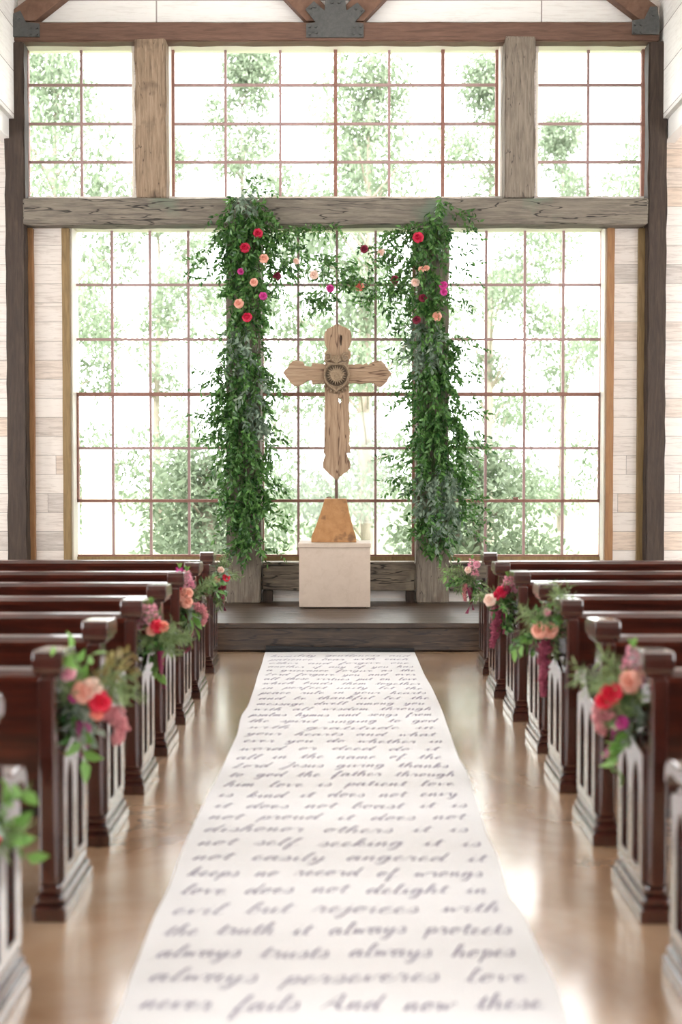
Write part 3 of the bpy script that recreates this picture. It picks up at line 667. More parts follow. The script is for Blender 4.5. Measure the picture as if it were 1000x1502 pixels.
# ------------------------------------------------------------------ pews
def arch(yc, w_, z0, z1, n=7):
    """pointed lancet outline in (y, z)"""
    pts = [(yc - w_ / 2, z0), (yc + w_ / 2, z0)]
    R = w_ * 1.25; zs = z1 - math.sqrt(R * R - (R - w_ / 2) ** 2)
    amax = math.acos((R - w_ / 2) / R)
    for k in range(n + 1):
        a = amax * k / n; pts.append((yc + w_ / 2 - R + R * math.cos(a), zs + R * math.sin(a)))
    for k in range(n - 1, -1, -1):
        a = amax * k / n; pts.append((yc - w_ / 2 + R - R * math.cos(a), zs + R * math.sin(a)))
    return pts
PEW_L = 3.3
def make_pew(sg, X0, Y0, label):
    """sg -1: left block (end faces +X); X0 is the aisle face of the foot"""
    grp = 'wooden pews %s of the aisle' % ('left' if sg < 0 else 'right')
    r = root('church_pew', (X0, Y0, 0), label, 'pew', grp)
    def end(xf, dirn, detail):
        # xf: aisle face of the foot; dirn: direction towards the seat
        x = lambda d: xf + dirn * d
        m_ = MB()
        prof = [(.02, .10), (.42, .10), (.42, .55), (.405, .585), (.36, .60), (.02, .60)]
        upper = [(.02, .56), (.34, .56), (.30, .60), (.25, .65), (.215, .72), (.19, .80), (.175, .88), (.02, .88), (.008, .70)]
        m_.curve([[(Y0 + a, b) for a, b in prof]], 'X', x(.033), x(.085), .005)
        m_.curve([[(Y0 + a, b) for a, b in upper]], 'X', x(.050), x(.092), .005)
        e = m_.build('pew_end', 'pew_v', r)
        # overlay panel with three lancets
        hol = [arch(.125, .095, .17, .535), arch(.295, .095, .17, .535)]
        out = [(.03, .13), (.41, .13), (.41, .56), (.37, .578), (.30, .592), (.25, .612), (.215, .645), (.18, .612), (.12, .592), (.03, .575)]
        MB().curve([[(Y0 + a, b) for a, b in out]] + [[(Y0 + a, b) for a, b in h_] for h_ in hol], 'X', x(.014), x(.036), .003).build('lancet_panel', 'pew_v', e)
        f = MB()
        f.box(x(.0), x(.115), Y0 - .02, Y0 + .45, 0, .055, .008); f.box(x(.008), x(.108), Y0 - .008, Y0 + .44, .055, .088, .012)
        f.box(x(.018), x(.1), Y0 + .004, Y0 + .43, .088, .125, .014)
        f.build('foot', 'pew_v', e)
        ca = MB()
        cp = [(-.012, .858), (.195, .858), (.205, .875), (.205, .905), (.17, .925), (.0, .934), (-.018, .928), (-.024, .905), (-.024, .875)]
        ca.curve([[(Y0 + a, b) for a, b in cp]], 'X', x(.004), x(.110), .006)
        ca.box(x(.014), x(.1), Y0 + .0, Y0 + .19, .838, .866, .008)
        ca.build('cap', 'pew_v', e)
        ar = MB()
        ap = [(.205, .645), (.25, .622), (.33, .612), (.40, .618), (.445, .605), (.47, .575), (.485, .585), (.482, .63), (.455, .66), (.40, .668), (.33, .662), (.26, .675), (.205, .72)]
        ar.curve([[(Y0 + a, b) for a, b in ap]], 'X', x(.012), x(.098), .008)
        ar.build('arm_rest', 'pew_v', e)
        # rear stile strip seen from the camera
        MB().box(x(.036), x(.094), Y0 - .004, Y0 + .03, .125, .84, .008).build('rear_stile', 'pew_v', e)
        return e
    d = 1 if sg > 0 else -1
    end(X0, d, True)
    far = X0 + d * PEW_L
    end(far, -d, False)
    xa, xb = X0 + d * .085, far - d * .085
    bk = MB(); bk.prism([(Y0 + .085, .36), (Y0 + .11, .36), (Y0 + .055, .83), (Y0 + .03, .83)], 'X', xa, xb)
    bk.build('backrest', 'pew', r)
    tr_ = MB(); rp = [(.0, .822), (.075, .822), (.085, .84), (.075, .862), (.045, .870), (.012, .864), (-.004, .845)]
    tr_.curve([[(Y0 + a, b) for a, b in rp]], 'X', xa, xb, .003); tr_.build('top_rail', 'pew', r)
    MB().box(xa, xb, Y0 + .07, Y0 + .455, .415, .45, .008).build('seat', 'pew', r)
    MB().box(xa, xb, Y0 + .36, Y0 + .38, .33, .415).build('seat_rail', 'pew', r)
    lr_ = MB().box(xa, xb, Y0 + .082, Y0 + .112, .335, .372, .005).build('bottom_rail', 'pew_foot', r)
    return r
ORD = ['nearest the camera, only arm and foot seen', 'second from the camera, with a big bouquet', 'third from the camera, no flowers', 'fourth from the camera, with a fern bouquet',
       'fifth from the camera, no flowers', 'third from the stage, with a bouquet', 'second from the stage, no flowers', 'front row beside the stage, with a small bouquet']
ORDR = ['nearest the camera, only its foot in view', 'second from the camera, with a red-flowered bouquet', 'third from the camera, no flowers', 'fourth from the camera, with long-tasselled bouquet',
       'fifth from the camera, no flowers', 'third from the stage, with a red rose bouquet', 'second from the stage, no flowers', 'front row beside the stage, with a small bouquet']
LX = [-.945, -.945, -.955, -.945, -.945, -.955, -.96, -.978]; LYs = [3.32, 4.285, 5.15, 5.99, 6.80, 7.66, 8.525, 9.62]
RX = [.985, 1.015, 1.03, 1.04, 1.065, 1.05, 1.03, 1.065]; RYs = [3.40, 4.27, 5.165, 6.02, 6.87, 7.76, 8.56, 9.56]
proto = make_pew(-1, LX[0], LYs[0], 'mahogany pew left of the aisle, ' + ORD[0])
for i in range(1, 8):
    c = copy_tree(proto); c.location = (LX[i], LYs[i], 0); c['label'] = 'mahogany pew left of the aisle, ' + ORD[i]
protor = make_pew(1, RX[0], RYs[0], 'mahogany pew right of the aisle, ' + ORDR[0])
for i in range(1, 8):
    c = copy_tree(protor); c.location = (RX[i], RYs[i], 0); c['label'] = 'mahogany pew right of the aisle, ' + ORDR[i]

# ------------------------------------------------------------------ leaves and flowers
def leaf(mb, p, d, up_, L, W_, curl=.15):
    """one leaf: two half blades folded on the midrib, bent towards the tip"""
    p = Vector(p); d = Vector(d).normalized(); s_ = d.cross(up_)
    if s_.length < 1e-4: s_ = d.cross(Vector((1, 0, .3)))
    s_.normalize(); n = s_.cross(d)
    m1 = p + d * L * .35 - n * L * curl * .3; m2 = p + d * L * .7 - n * L * curl * .6; tip = p + d * L - n * L * curl * 1.6
    a, b = m1 + s_ * W_ * .5 + n * W_ * .16, m1 - s_ * W_ * .5 + n * W_ * .16
    c_, e = m2 + s_ * W_ * .34 + n * W_ * .1, m2 - s_ * W_ * .34 + n * W_ * .1
    mb.add([p, a, m1, b, c_, m2, e, tip], [(0, 1, 2), (0, 2, 3), (1, 4, 5, 2), (2, 5, 6, 3), (4, 7, 5), (5, 7, 6)], True)
def rv(rnd, s=1): return Vector((rnd.uniform(-s, s), rnd.uniform(-s, s), rnd.uniform(-s, s)))
def sprig(lf, stm, p, d, L, n, ll, lw, rnd, droop=.6):
    """a bending stem with alternate leaves"""
    p = Vector(p); d = Vector(d).normalized(); pts = [p.copy()]; q = p.copy(); seg = 6
    for k in range(seg):
        d = (d + Vector((0, 0, -droop / seg)) + rv(rnd, .18)).normalized(); q = q + d * L / seg; pts.append(q.copy())
    stm.tube(pts, [.0022 * (1 - .6 * k / seg) for k in range(seg + 1)], 4, False)
    for k in range(n):
        t = (k + .6) / n * seg; i = min(int(t), seg - 1); b = pts[i].lerp(pts[i + 1], t - i); ax = (pts[i + 1] - pts[i]).normalized()
        sd = ax.cross(rv(rnd).normalized()); 
        leaf(lf, b, ax * .5 + sd * .9 + Vector((0, 0, -.25)), rv(rnd), ll * rnd.uniform(.75, 1.2), lw * rnd.uniform(.8, 1.2), rnd.uniform(.05, .3))
def rose_mesh(r, seed, rings=((.20, 3, 1.35), (.48, 5, 1.0), (.78, 5, .62), (1.0, 6, .25))):
    """cupped petals in rings round a closed heart, opening towards +Z"""
    rnd = random.Random(seed); mb = MB()
    for ri, (rr, n, lift) in enumerate(rings):
        for k in range(n):
            an = 2 * math.pi * (k + ri * .37) / n + rnd.uniform(-.12, .12); vs_ = []; hw = math.pi / n * 1.45
            for i in range(4):
                t = i / 3
                for j in range(5):
                    s_ = j / 4 * 2 - 1; a = an + s_ * hw * (1 - .25 * t * abs(s_))
                    rad = r * rr * (.25 + .75 * math.sin(t * 1.45)) * (1 + .06 * rnd.uniform(-1, 1)) + r * .10 * t * t * (1 - s_ * s_)
                    z = r * (lift * t * .75 - .28 * s_ * s_ * t + (.1 if ri == 0 else 0)) - r * .25 * (rr if t > .8 else 0)
                    vs_.append((rad * math.cos(a), rad * math.sin(a), z))
            mb.add(vs_, [(i * 5 + j, i * 5 + j + 1, (i + 1) * 5 + j + 1, (i + 1) * 5 + j) for i in range(3) for j in range(4)], True)
    b2 = bmesh.new(); bmesh.ops.create_icosphere(b2, subdivisions=2, radius=r * .46); bmesh.ops.translate(b2, vec=(0, 0, r * .12), verts=b2.verts[:]); mb.bm(b2, True)
    return mb
ROSE = {}
def rose(parent, p, col, r, face, name='rose', rnd=random):
    key = (col, rnd.randint(0, 2))
    if key not in ROSE:
        mb = rose_mesh(1.0, hash(col) % 100 + key[1] if False else sum(map(ord, col)) + key[1]); me = bpy.data.meshes.new(col + '_rose')
        me.from_pydata(mb.v, [], mb.f); me.polygons.foreach_set('use_smooth', mb.smooth); me.materials.append(M[col]); me.update(); ROSE[key] = me
    o = bpy.data.objects.new(name, ROSE[key]); COL.objects.link(o); o.parent = parent
    o.location = Vector(p) - wloc(parent); o.scale = (r * 1.12,) * 3
    o.rotation_euler = Vector(face).to_track_quat('Z', 'Y').to_euler(); o['label'] = {'crimson': 'crimson rose', 'burgundy': 'dark burgundy rose', 'magenta': 'magenta ruffled flower', 'peach': 'peach rose', 'blush': 'pale blush rose', 'coral': 'coral rose', 'red': 'bright red rose', 'pink': 'pink flower'}[col]
    return o

# ------------------------------------------------------------------ column garlands
def garland(label, colx, prof, patches, flowers, anchor, seed, n_main):
    rnd = random.Random(seed)
    r = root('greenery_garland', anchor, label, 'garland')
    lf, sv, stm = MB(), MB(), MB()
    YF = CF - .03
    tot = [(b[0] - a[0]) * ((a[2] - a[1]) + (b[2] - b[1])) / 2 * (a[3] + b[3]) / 2 for a, b in zip(prof, prof[1:])]
    for k in range(n_main):
        i = rnd.choices(range(len(tot)), tot)[0]; a, b = prof[i], prof[i + 1]; t = rnd.random()
        py = a[0] + (b[0] - a[0]) * t; l = a[1] + (b[1] - a[1]) * t; rr = a[2] + (b[2] - a[2]) * t
        u = (rnd.random() + rnd.random()) / 2 if rnd.random() < .5 else rnd.random()
        px = l + (rr - l) * u; edge = (u - .5) * 2
        x, z = P(px, py, YF); y = YF - rnd.uniform(.0, .16) * (1 - .5 * abs(edge))
        silver = any(abs(px - sx) < sw and abs(py - sy) < sh for sx, sy, sw, sh in patches) and rnd.random() < .75
        sprig(sv if silver else lf, stm, (x, y, z + .06), (edge * .55 + rnd.uniform(-.3, .3), -rnd.uniform(.0, .55), rnd.uniform(-.9, -.1)), rnd.uniform(.12, .24), rnd.randint(8, 12), .066, .029, rnd)
    for (px, py, dx, n) in flowers['sprays']:
        for k in range(n):
            qx, qy = px + rnd.uniform(-.3, 1) * dx, py + rnd.uniform(-14, 14)
            x, z = P(qx, qy, YF)
            sprig(lf, stm, (x, YF - rnd.uniform(.02, .12), z + .03), (math.copysign(.8, dx) + rnd.uniform(-.3, .3), rnd.uniform(-.4, .2), rnd.uniform(-.5, .4)), rnd.uniform(.14, .26), 8, .058, .024, rnd, .7)
    # long hanging stems that carry it all
    cxp = sum(colx) / 2
    for k in range(9):
        pts = []; x0 = colx[0] + (colx[1] - colx[0]) * (k + .5) / 9
        for j in range(16):
            py = prof[0][0] + 20 + (prof[-1][0] - 30 - prof[0][0]) * j / 15
            x, z = P(x0 + rnd.uniform(-3, 3), py, YF); pts.append((x, YF - .02 - rnd.random() * .03, z))
        stm.tube(pts, .004, 5)
    for mb in (stm, lf, sv): mb.v = [(x, min(y, CF - .010), z) for x, y, z in mb.v]
    stm.build('vine_stems', 'stem', r, fix=False); lf.build('foliage', 'smilax', r, fix=False)
    if sv.v: sv.build('silver_foliage', 'smilax2', r, fix=False, label='silvery grey-green foliage')
    for px, py, col, rad in flowers['roses']:
        Y = YF - .2; x, z = P(px, py, Y)
        rose(r, (x, Y, z), col, rad, (rnd.uniform(-.3, .3), -1, rnd.uniform(-.1, .5)), rnd=rnd)
    return r
lprof = [(292, 338, 386, .8), (312, 330, 390, 1.1), (335, 324, 392, 1.2), (400, 330, 396, 1.05), (450, 342, 388, .95), (500, 336, 385, 1), (560, 322, 388, 1), (600, 318, 390, 1.1), (650, 322, 390, 1.1), (700, 326, 394, 1.1), (745, 330, 390, 1.1), (785, 340, 384, .9), (812, 356, 376, .6)]
rprof = [(300, 634, 660, .5), (325, 618, 660, .7), (350, 604, 648, .75), (430, 602, 646, .8), (480, 604, 654, .95), (530, 604, 660, 1), (600, 606, 664, 1.1), (650, 604, 674, 1.15), (700, 606, 676, 1.15), (740, 614, 676, 1.1), (785, 618, 662, 1), (815, 634, 652, .6)]
garland('long leafy garland with red and peach roses down the left column', (338, 378), lprof, [(372, 600, 14, 40), (352, 520, 14, 30), (365, 300, 16, 14)],
        {'sprays': [(322, 385, -26, 7), (318, 405, -24, 5), (320, 555, -22, 6), (322, 605, -18, 7), (325, 640, -12, 4), (388, 560, 14, 4), (392, 640, 14, 4), (394, 715, 10, 5), (390, 770, 12, 5), (360, 282, 26, 6), (392, 350, 16, 6), (396, 420, 14, 5), (385, 800, 10, 3)],
         'roses': [(359, 363, 'crimson', .042), (378, 342, 'crimson', .040), (387, 379, 'peach', .040), (353, 398, 'magenta', .028), (372, 414, 'peach', .034), (386, 434, 'magenta', .034), (350, 445, 'peach', .040), (362, 465, 'crimson', .042)]},
        (X_(357, CF), CF - .05, Z_(812, CF)), 11, 640)
garland('long leafy garland with burgundy, magenta and peach roses down the right column', (620, 652), rprof, [(622, 510, 16, 34), (640, 720, 26, 34), (655, 760, 20, 30)],
        {'sprays': [(664, 350, 24, 6), (664, 390, 26, 6), (662, 430, 18, 4), (664, 505, 26, 6), (664, 545, 20, 5), (606, 470, -18, 5), (600, 520, -16, 4), (602, 590, -12, 4), (668, 600, 24, 7), (675, 650, 26, 8), (602, 680, -22, 6), (604, 710, -24, 7), (676, 730, 20, 7), (672, 770, 22, 7), (650, 312, 24, 6)],
         'roses': [(613, 348, 'crimson', .045), (618, 395, 'peach', .026), (625, 393, 'peach', .026), (650, 418, 'magenta', .036), (651, 428, 'magenta', .032), (609, 414, 'blush', .036), (620, 437, 'burgundy', .036), (611, 469, 'burgundy', .036), (641, 464, 'peach', .040)]},
        (X_(636, CF), CF - .05, Z_(815, CF)), 12, 560)
def swag(label, blobs, wires, roses, seed):
    rnd = random.Random(seed); YF = 12.36
    a0 = P(wires[0][0][0], wires[0][0][1], YF)
    r = root('greenery_swag', (a0[0], YF, a0[1]), label, 'garland'); lf, stm = MB(), MB()
    for wr in wires: stm.tube([(P(x, y, YF)[0], YF - .01, P(x, y, YF)[1]) for x, y in catmull(wr, 5)], .004, 5)
    for px, py, rx_, ry_, n in blobs:
        for k in range(int(n * 1.9)):
            an = rnd.uniform(0, 6.283); q = math.sqrt(rnd.random())
            x, z = P(px + rx_ * q * math.cos(an), py + ry_ * q * math.sin(an), YF)
            sprig(lf, stm, (x, YF + rnd.uniform(-.09, .09), z + .04), (rnd.uniform(-.9, .9), rnd.uniform(-.4, .4), rnd.uniform(-.7, .25)), rnd.uniform(.10, .2), 8, .054, .023, rnd)
    for mb in (stm, lf): mb.v = [(x, min(y, CF - .010), z) for x, y, z in mb.v]
    stm.build('vine_stems', 'stem', r, fix=False); lf.build('foliage', 'smilax', r, fix=False)
    for px, py, col, rad in roses:
        Y = YF - .07; x, z = P(px, py, Y); rose(r, (x, Y, z), col, rad, (rnd.uniform(-.3, .3), -1, rnd.uniform(-.1, .4)), rnd=rnd)
    return r
swag('loose leafy swag above the cross, left half, from the left column', [(398, 352, 12, 14, 8), (410, 345, 18, 6, 6), (432, 343, 14, 5, 6), (470, 337, 26, 3, 7), (438, 372, 14, 12, 8), (466, 385, 14, 10, 6), (404, 392, 12, 16, 9), (422, 398, 16, 10, 9), (400, 420, 10, 8, 4), (488, 405, 14, 16, 9), (462, 436, 18, 12, 9), (480, 448, 20, 10, 7), (452, 455, 8, 8, 3)],
     [[(378, 335), (392, 360), (405, 395), (425, 402), (460, 396), (492, 412)], [(385, 333), (430, 340), (496, 336)]],
     [(406, 405, 'burgundy', .036), (434, 383, 'blush', .026), (460, 403, 'blush', .038), (484, 423, 'magenta', .034)], 21)
swag('loose leafy swag above the cross, right half, from the right column', [(600, 350, 12, 16, 8), (580, 345, 14, 10, 8), (572, 375, 14, 20, 10), (590, 395, 14, 18, 10), (545, 380, 12, 16, 5), (530, 420, 20, 12, 10), (512, 412, 10, 12, 5), (556, 425, 22, 10, 10), (585, 425, 16, 12, 9), (535, 445, 16, 10, 5), (600, 445, 10, 14, 7), (572, 458, 8, 8, 3), (596, 480, 10, 14, 6), (520, 395, 14, 6, 4)],
     [[(614, 333), (600, 360), (590, 395), (560, 424), (525, 420), (496, 413)], [(612, 340), (575, 345), (560, 372)]],
     [(534, 365, 'burgundy', .034), (559, 370, 'blush', .032), (527, 420, 'coral', .040), (579, 410, 'burgundy', .036)], 22)

# ------------------------------------------------------------------ pew bouquets
def knobs(mb, pts, r0, rnd, per=12):
    """a soft tassel: many small beads along a path"""
    for i in range(len(pts) - 1):
        a, b = Vector(pts[i]), Vector(pts[i + 1])
        for k in range(per):
            p = a.lerp(b, rnd.random()); t = (i + rnd.random()) / (len(pts) - 1); rr = r0 * (1 - .65 * t) * rnd.uniform(.3, 1.15)
            q = p + rv(rnd).normalized() * rr
            s_ = rnd.uniform(.004, .010)
            mb.add([q + Vector((s_, 0, 0)), q + Vector((-s_, 0, 0)), q + Vector((0, s_, 0)), q + Vector((0, -s_, 0)), q + Vector((0, 0, s_)), q + Vector((0, 0, -s_))],
                   [(0, 2, 4), (2, 1, 4), (1, 3, 4), (3, 0, 4), (2, 0, 5), (1, 2, 5), (3, 1, 5), (0, 3, 5)], True)
def bouquet(label, Y, items, seed, center, side):
    """items: (kind, px, py, size...) at about distance Y; side = +1 when it hangs on a left pew"""
    rnd = random.Random(seed); cx_, cz_ = P(*center, Y)
    r = root('pew_bouquet', (cx_, Y, cz_), label, 'flowers', 'bouquets on the pew ends')
    C0 = Vector((cx_, Y, cz_)); parts = {}
    stems = MB()
    def at(px, py, dy=0):
        x, z = P(px, py, Y + dy); return Vector((x, Y + dy, z))
    for it in items:
        k = it[0]
        if k in ('fern', 'broad', 'dusty', 'olive', 'smilax'):
            _, px, py, n, spread = it; mb = parts.setdefault(k, MB())
            sz = {'fern': (.05, .008, 16), 'broad': (.075, .04, 4), 'dusty': (.055, .028, 6), 'olive': (.05, .014, 9), 'smilax': (.05, .02, 8)}[k]
            for q in range(n):
                p = at(px, py, rnd.uniform(-.06, .08)) + rv(rnd, .03 * spread); d = p - C0
                d = d.normalized() * .9 + rv(rnd, .45) + Vector((side * .15, 0, 0))
                base = p - d.normalized() * .07
                stems.tube([C0 + (base - C0) * .25, C0 + (base - C0) * .65, base], .0022, 4, False)
                sprig(mb, stems, base, d, .15 * spread, sz[2], sz[0], sz[1], rnd, .5)
        elif k == 'rose':
            _, px, py, col, rad = it; p = at(px, py, -.06); stems.tube([C0, p], .003, 5, False)
            rose(r, p, col, rad * .84, (side * .45, -1, .25), rnd=rnd)
        elif k == 'snap':
            _, px, py, col, ht = it; p = at(px, py, 0); mb = MB(); n = 26
            for q in range(n):
                t = q / n; an = q * 2.4; rr = .034 * (1 - .75 * t)
                o_ = p + Vector((rr * math.cos(an), rr * math.sin(an), (t - .5) * ht))
                for w_ in range(3): leaf(mb, o_, Vector((math.cos(an + w_ - 1), math.sin(an + w_ - 1), .4)), rv(rnd), .03 * (1 - .5 * t), .026 * (1 - .4 * t), .3)
            mb.build('snapdragon', col, r, fix=False, label='%s snapdragon spike' % {'pink': 'pink', 'magenta': 'magenta'}.get(col, col))
            tip = MB(); 
            for q in range(6): leaf(tip, p + Vector((0, 0, ht * .45)), Vector((rnd.uniform(-.4, .4), rnd.uniform(-.4, .4), 1)), rv(rnd), .04, .014)
            tip.build('snapdragon_bud', 'broad', r, fix=False, label='yellow-green bud tip')
            stems.tube([C0, p - Vector((0, 0, ht * .5)), p + Vector((0, 0, ht * .5))], .003, 5, False)
        elif k == 'tassel':
            _, pts, mat, rad = it; mb = MB(); path = [at(x, y, -.02) for x, y in pts]
            fine = []
            for a, b in zip(path, path[1:]): fine += [a.lerp(b, q / 4) for q in range(4)]
            fine.append(path[-1]); knobs(mb, fine, rad, rnd, 46)
            mb.tube(fine, [rad * .35 * (1 - .7 * q / len(fine)) for q in range(len(fine))], 7)
            mb.build('amaranth_tassel', mat, r, fix=False, label='hanging amaranth tassel')
        elif k == 'ribbon':
            _, pts, mat, wd = it; path = [at(x, y, -.03 + .012 * q) for q, (x, y) in enumerate(pts)]
            mb = MB(); cm = []
            for a, b in zip(path, path[1:]): cm += [a.lerp(b, q / 5) for q in range(5)]
            cm.append(path[-1]); vs_ = []
            for q, p in enumerate(cm):
                an = .5 + q * .16; s_ = Vector((math.cos(an), math.sin(an) * .6, 0)) * wd / 2
                vs_ += [p + s_, p - s_, p - s_ + Vector((0, .002, 0)), p + s_ + Vector((0, .002, 0))]
            fs_ = []
            for q in range(len(cm) - 1):
                for j in range(4): fs_.append((q * 4 + j, q * 4 + (j + 1) % 4, q * 4 + 4 + (j + 1) % 4, q * 4 + 4 + j))
            mb.add(vs_, fs_, True); mb.build('ribbon', mat, r)
    # tie to the pew end and the cut stems below it
    for q in range(7):
        e = C0 + Vector((rnd.uniform(-.03, .03), rnd.uniform(-.03, .03), -rnd.uniform(.12, .19))); stems.tube([C0, e], .003, 5)
    stems.tube([C0 + Vector((-side * .085, .02, 0)), C0], .006, 6)
    stems.build('stems', 'stem', r, fix=False)
    nm = {'fern': ('fern_foliage', None), 'broad': ('broad_leaves', 'bright green broad leaves'), 'dusty': ('dusty_leaves', 'dusty grey-green leaves'), 'olive': ('bronze_sprigs', 'olive and bronze sprigs'), 'smilax': ('dark_leaves', 'dark green leaves')}
    for k, mb in parts.items(): mb.build(nm[k][0], k, r, fix=False, label=nm[k][1])
    return r
bouquet('large bouquet with peach roses and dusty pink tassel on second left pew', 4.43, [('broad', 108, 972, 3, 1.1), ('olive', 150, 985, 7, 1.1), ('fern', 168, 1000, 5, 1), ('dusty', 116, 1052, 7, 1), ('dusty', 104, 1035, 4, 1), ('smilax', 108, 1065, 5, .9), ('fern', 105, 1000, 5, .8), ('fern', 160, 1012, 3, .9), ('broad', 122, 1095, 1, .8),
        ('rose', 124, 1014, 'peach', .044), ('rose', 136, 1010, 'blush', .038), ('rose', 147, 1030, 'red', .042), ('rose', 143, 1046, 'coral', .026), ('rose', 110, 1022, 'magenta', .022), ('rose', 100, 988, 'pink', .03),
        ('tassel', [(150, 1040), (172, 1050), (178, 1070), (170, 1090)], 'amaranth_pink', .038), ('ribbon', [(118, 1058), (116, 1075), (120, 1110)], 'ribbon_mag', .04), ('ribbon', [(124, 1058), (131, 1072), (128, 1095)], 'ribbon_mag', .04)], 31, (124, 1035), 1)
bouquet('fern bouquet with pink snapdragons and long burgundy ribbon on left pew', 6.13, [('fern', 240, 935, 16, 1), ('fern', 222, 930, 8, 1), ('fern', 252, 925, 6, 1), ('smilax', 225, 950, 5, .8), ('fern', 218, 900, 4, .8), ('snap', 214, 908, 'pink', .12), ('snap', 222, 902, 'pink', .11),
        ('rose', 231, 919, 'red', .036), ('rose', 240, 919, 'coral', .028), ('rose', 222, 925, 'peach', .028), ('ribbon', [(236, 955), (236, 985), (241, 1010)], 'ribbon', .045), ('broad', 229, 975, 2, .8)], 32, (230, 935), 1)
bouquet('bouquet with two peach roses and purple snapdragon on third left pew from the stage', 7.80, [('snap', 263, 848, 'magenta', .13), ('snap', 274, 850, 'pink', .11), ('rose', 268, 872, 'peach', .042), ('rose', 276, 870, 'peach', .036), ('rose', 274, 883, 'peach', .042), ('rose', 262, 866, 'crimson', .03),
        ('fern', 298, 862, 6, 1.1), ('smilax', 300, 860, 4, 1.1), ('fern', 285, 890, 6, .9), ('dusty', 272, 895, 5, .9), ('fern', 270, 925, 8, .9), ('smilax', 268, 905, 4, .9), ('broad', 282, 905, 2, .9),
        ('tassel', [(284, 890), (297, 892), (301, 902), (298, 915)], 'amaranth_pink', .03), ('ribbon', [(276, 900), (282, 930), (279, 948), (268, 958)], 'ribbon', .05)], 33, (272, 886), 1)
bouquet('small greenery bouquet with a red berry flower on the front left pew', 9.75, [('fern', 322, 832, 8, 1), ('dusty', 320, 845, 7, 1), ('fern', 336, 838, 6, 1), ('smilax', 322, 860, 6, 1), ('rose', 332, 847, 'red', .032), ('rose', 324, 836, 'blush', .028), ('rose', 319, 850, 'peach', .026), ('rose', 327, 862, 'burgundy', .026),
        ('ribbon', [(324, 862), (328, 882), (330, 896)], 'ribbon', .05), ('fern', 320, 880, 4, .9)], 34, (322, 850), 1)
bouquet('leafy sprigs of a bouquet cut off by the left edge, on nearest left pew', 3.50, [('broad', 8, 1185, 2, .8), ('fern', 2, 1212, 5, .8), ('broad', 16, 1228, 2, .8), ('rose', -26, 1205, 'peach', .04), ('rose', -18, 1230, 'red', .035), ('dusty', -16, 1215, 5, .8)], 35, (-24, 1212), 1)
bouquet('airy bouquet with pink snapdragon and trailing ribbon on the front right pew', 9.70, [('fern', 668, 838, 8, 1.1), ('smilax', 674, 848, 7, 1), ('fern', 682, 850, 8, 1), ('snap', 692, 832, 'pink', .13), ('rose', 699, 828, 'pink', .03), ('rose', 686, 836, 'blush', .028), ('smilax', 697, 862, 5, 1), ('broad', 664, 842, 1, .9),
        ('tassel', [(682, 858), (681, 870), (682, 880)], 'amaranth_pink', .024), ('ribbon', [(688, 862), (691, 885), (684, 900)], 'ribbon', .05), ('ribbon', [(690, 862), (692, 880), (694, 895)], 'ribbon', .035)], 36, (692, 852), -1)
bouquet('bouquet with a dark red rose and wine tassel on third right pew from the stage', 7.90, [('snap', 745, 857, 'pink', .10), ('rose', 735, 868, 'crimson', .040), ('rose', 741, 865, 'burgundy', .034), ('rose', 718, 880, 'blush', .042), ('rose', 728, 874, 'crimson', .03), ('fern', 748, 862, 8, 1), ('smilax', 742, 885, 8, 1), ('fern', 715, 872, 5, .9), ('smilax', 745, 910, 6, 1), ('fern', 735, 880, 8, .9),
        ('tassel', [(728, 888), (727, 910), (726, 930), (721, 948)], 'amaranth', .042), ('ribbon', [(738, 890), (741, 910), (739, 930)], 'ribbon', .04)], 37, (738, 882), -1)
bouquet('bouquet with a pair of peach roses and long wine tassel on right pew', 6.15, [('rose', 791, 924, 'peach', .044), ('rose', 806, 924, 'peach', .042), ('fern', 782, 910, 8, 1), ('fern', 820, 885, 8, 1), ('smilax', 812, 905, 7, 1), ('fern', 800, 905, 7, .9), ('smilax', 780, 930, 5, 1), ('fern', 815, 940, 6, .9), ('rose', 802, 898, 'pink', .02), ('broad', 777, 945, 1, .9),
        ('tassel', [(799, 940), (798, 970), (796, 995), (797, 1018)], 'amaranth', .040)], 38, (808, 925), -1)
bouquet('large bouquet with bright red flower and tall snapdragon on second right pew', 4.43, [('snap', 927, 975, 'pink', .13), ('rose', 924, 1000, 'peach', .042), ('rose', 933, 1002, 'magenta', .022), ('rose', 895, 1018, 'red', .042), ('rose', 884, 1028, 'red', .030), ('fern', 905, 990, 8, 1), ('fern', 880, 995, 4, 1), ('fern', 920, 1030, 14, 1), ('fern', 905, 1040, 8, .9), ('dusty', 928, 1035, 5, 1),
        ('tassel', [(898, 1035), (884, 1042), (880, 1058), (884, 1072)], 'amaranth_pink', .045), ('ribbon', [(906, 1065), (898, 1085), (888, 1112)], 'ribbon_mag', .05), ('ribbon', [(915, 1058), (930, 1052), (934, 1058)], 'ribbon_grey', .05), ('broad', 910, 1090, 3, 1), ('rose', 912, 1060, 'magenta', .024)], 39, (918, 1035), -1)

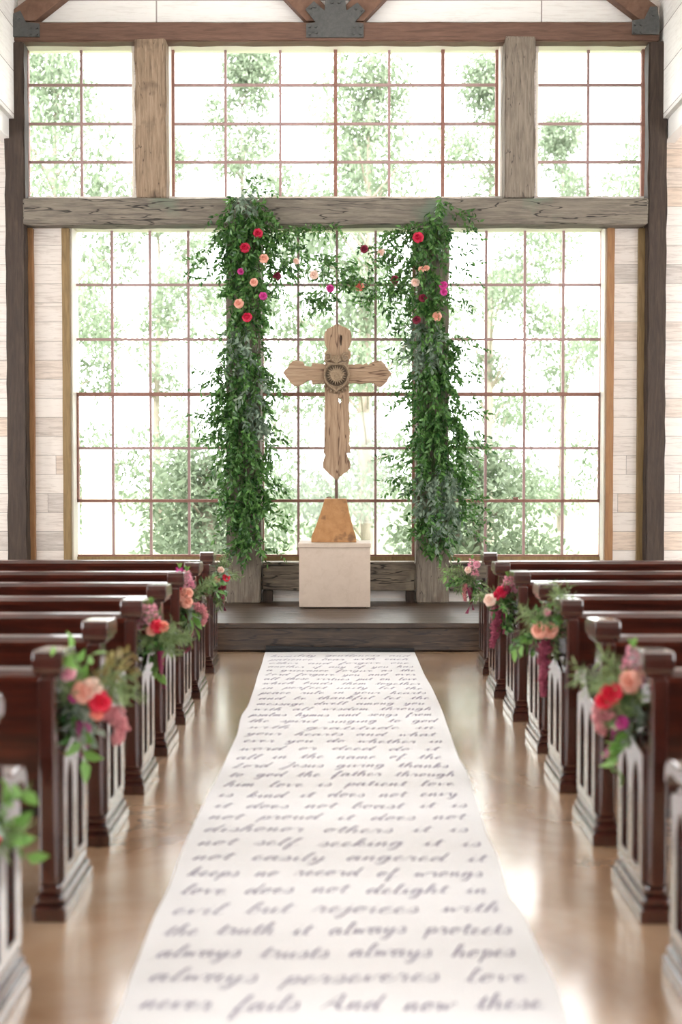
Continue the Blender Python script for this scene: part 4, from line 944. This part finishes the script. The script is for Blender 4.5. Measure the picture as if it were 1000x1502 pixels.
# ------------------------------------------------------------------ outdoors
struct(MB().box(-60, 60, WT + .02, 120, -.3, -.12), 'ground', 'grass')
po = root('porch_post', (X_(140, 16), 16, -.12), 'white painted porch post outside the left window', 'post')
xm = X_(142, 16, 700); hw = .16
MB().box(xm - hw, xm + hw, 16 - hw, 16 + hw, -.12, Z_(660, 16), .01).box(xm - hw - .05, xm + hw + .05, 16 - hw - .05, 16 + hw + .05, Z_(672, 16), Z_(660, 16), .01).build('shaft', 'whitepaint', po)
MB().box(xm - hw - .04, xm + hw + .04, 16 - hw - .04, 16 + hw + .04, -.12, .12, .01).build('base', 'whitepaint', po)
def tree(seed, hgt, rad, n, trunk=True):
    rnd = random.Random(seed); r = root('tree', (0, 0, 0), 't', 'tree')
    lf, tk = MB(), MB(); h0 = hgt * .08
    if trunk:
        tk.tube([(0, 0, 0), (.08, .05, hgt * .3), (-.05, 0, hgt * .6), (0, 0, hgt * .9)], [.16, .13, .08, .02], 8)
    blobs = []
    for k in range(34):
        z = h0 + (hgt - h0) * rnd.random(); s_ = math.sin(math.pi * min(1, (z - h0) / (hgt - h0) * .66 + .3))
        an = rnd.uniform(0, 6.28); q = rad * s_ * math.sqrt(rnd.random()); c_ = Vector((q * math.cos(an), q * math.sin(an), z)); blobs.append((c_, rnd.uniform(.5, .95)))
        if trunk: tk.tube([(0, 0, max(.3, z - q * .6)), tuple(c_ * .6 + Vector((0, 0, z * .4 - q * .1))), tuple(c_)], [.035, .02, .008], 5, False)
    for k in range(n):
        c_, br = rnd.choice(blobs); d = rv(rnd); d = d / max(.3, d.length) * br * rnd.uniform(.5, 1.1)
        leaf(lf, c_ + Vector((d.x, d.y, d.z * .75)), rv(rnd) + Vector((0, 0, -.4)), rv(rnd), rnd.uniform(.09, .17), rnd.uniform(.045, .08), .2)
    lf.build('foliage', 'tree', r, fix=False)
    if trunk: tk.build('trunk', 'bark', r, fix=False)
    return r
protos = [tree(51, 10.5, 2.6, 15000), tree(52, 8.5, 2.3, 12000), tree(53, 2.4, 1.3, 6500)]
NAME = ['tall pale green tree outside beyond the windows', 'mid-height leafy tree outside beyond the windows', 'low leafy shrub outside just beyond the windows']
spots = [(1, -10.7, 22.7), (1, -5.1, 22.6), (1, .45, 22.5), (1, 6.0, 22.6), (0, -8.0, 29.2), (0, -2.3, 29), (0, 3.4, 29.3), (0, 9.1, 29), (0, -10.9, 35.8), (0, -5.2, 35.8), (0, .5, 35.9), (0, 6.2, 35.8), (0, 11.9, 35.9),
         (2, -5.8, 17.0), (2, -1.95, 18.1), (2, 1.85, 17.1), (2, 5.6, 17.0)]
used = set()
for k, (p, x, y) in enumerate(spots):
    o = protos[p] if p not in used else copy_tree(protos[p]); used.add(p)
    o.name = 'shrub' if p == 2 else 'tree'
    o.location = (x, y, -.12); o.rotation_euler.z = k * 1.7; s_ = .76 + .06 * ((k * 37) % 10) / 10; o.scale = (s_, s_, s_ * (1.0 if p == 2 else 1.35))
    o['label'] = NAME[p]; o['category'] = 'shrub' if p == 2 else 'tree'; o['group'] = ['tall trees beyond the windows', 'mid-height trees beyond the windows', 'shrubs beyond the windows'][p]
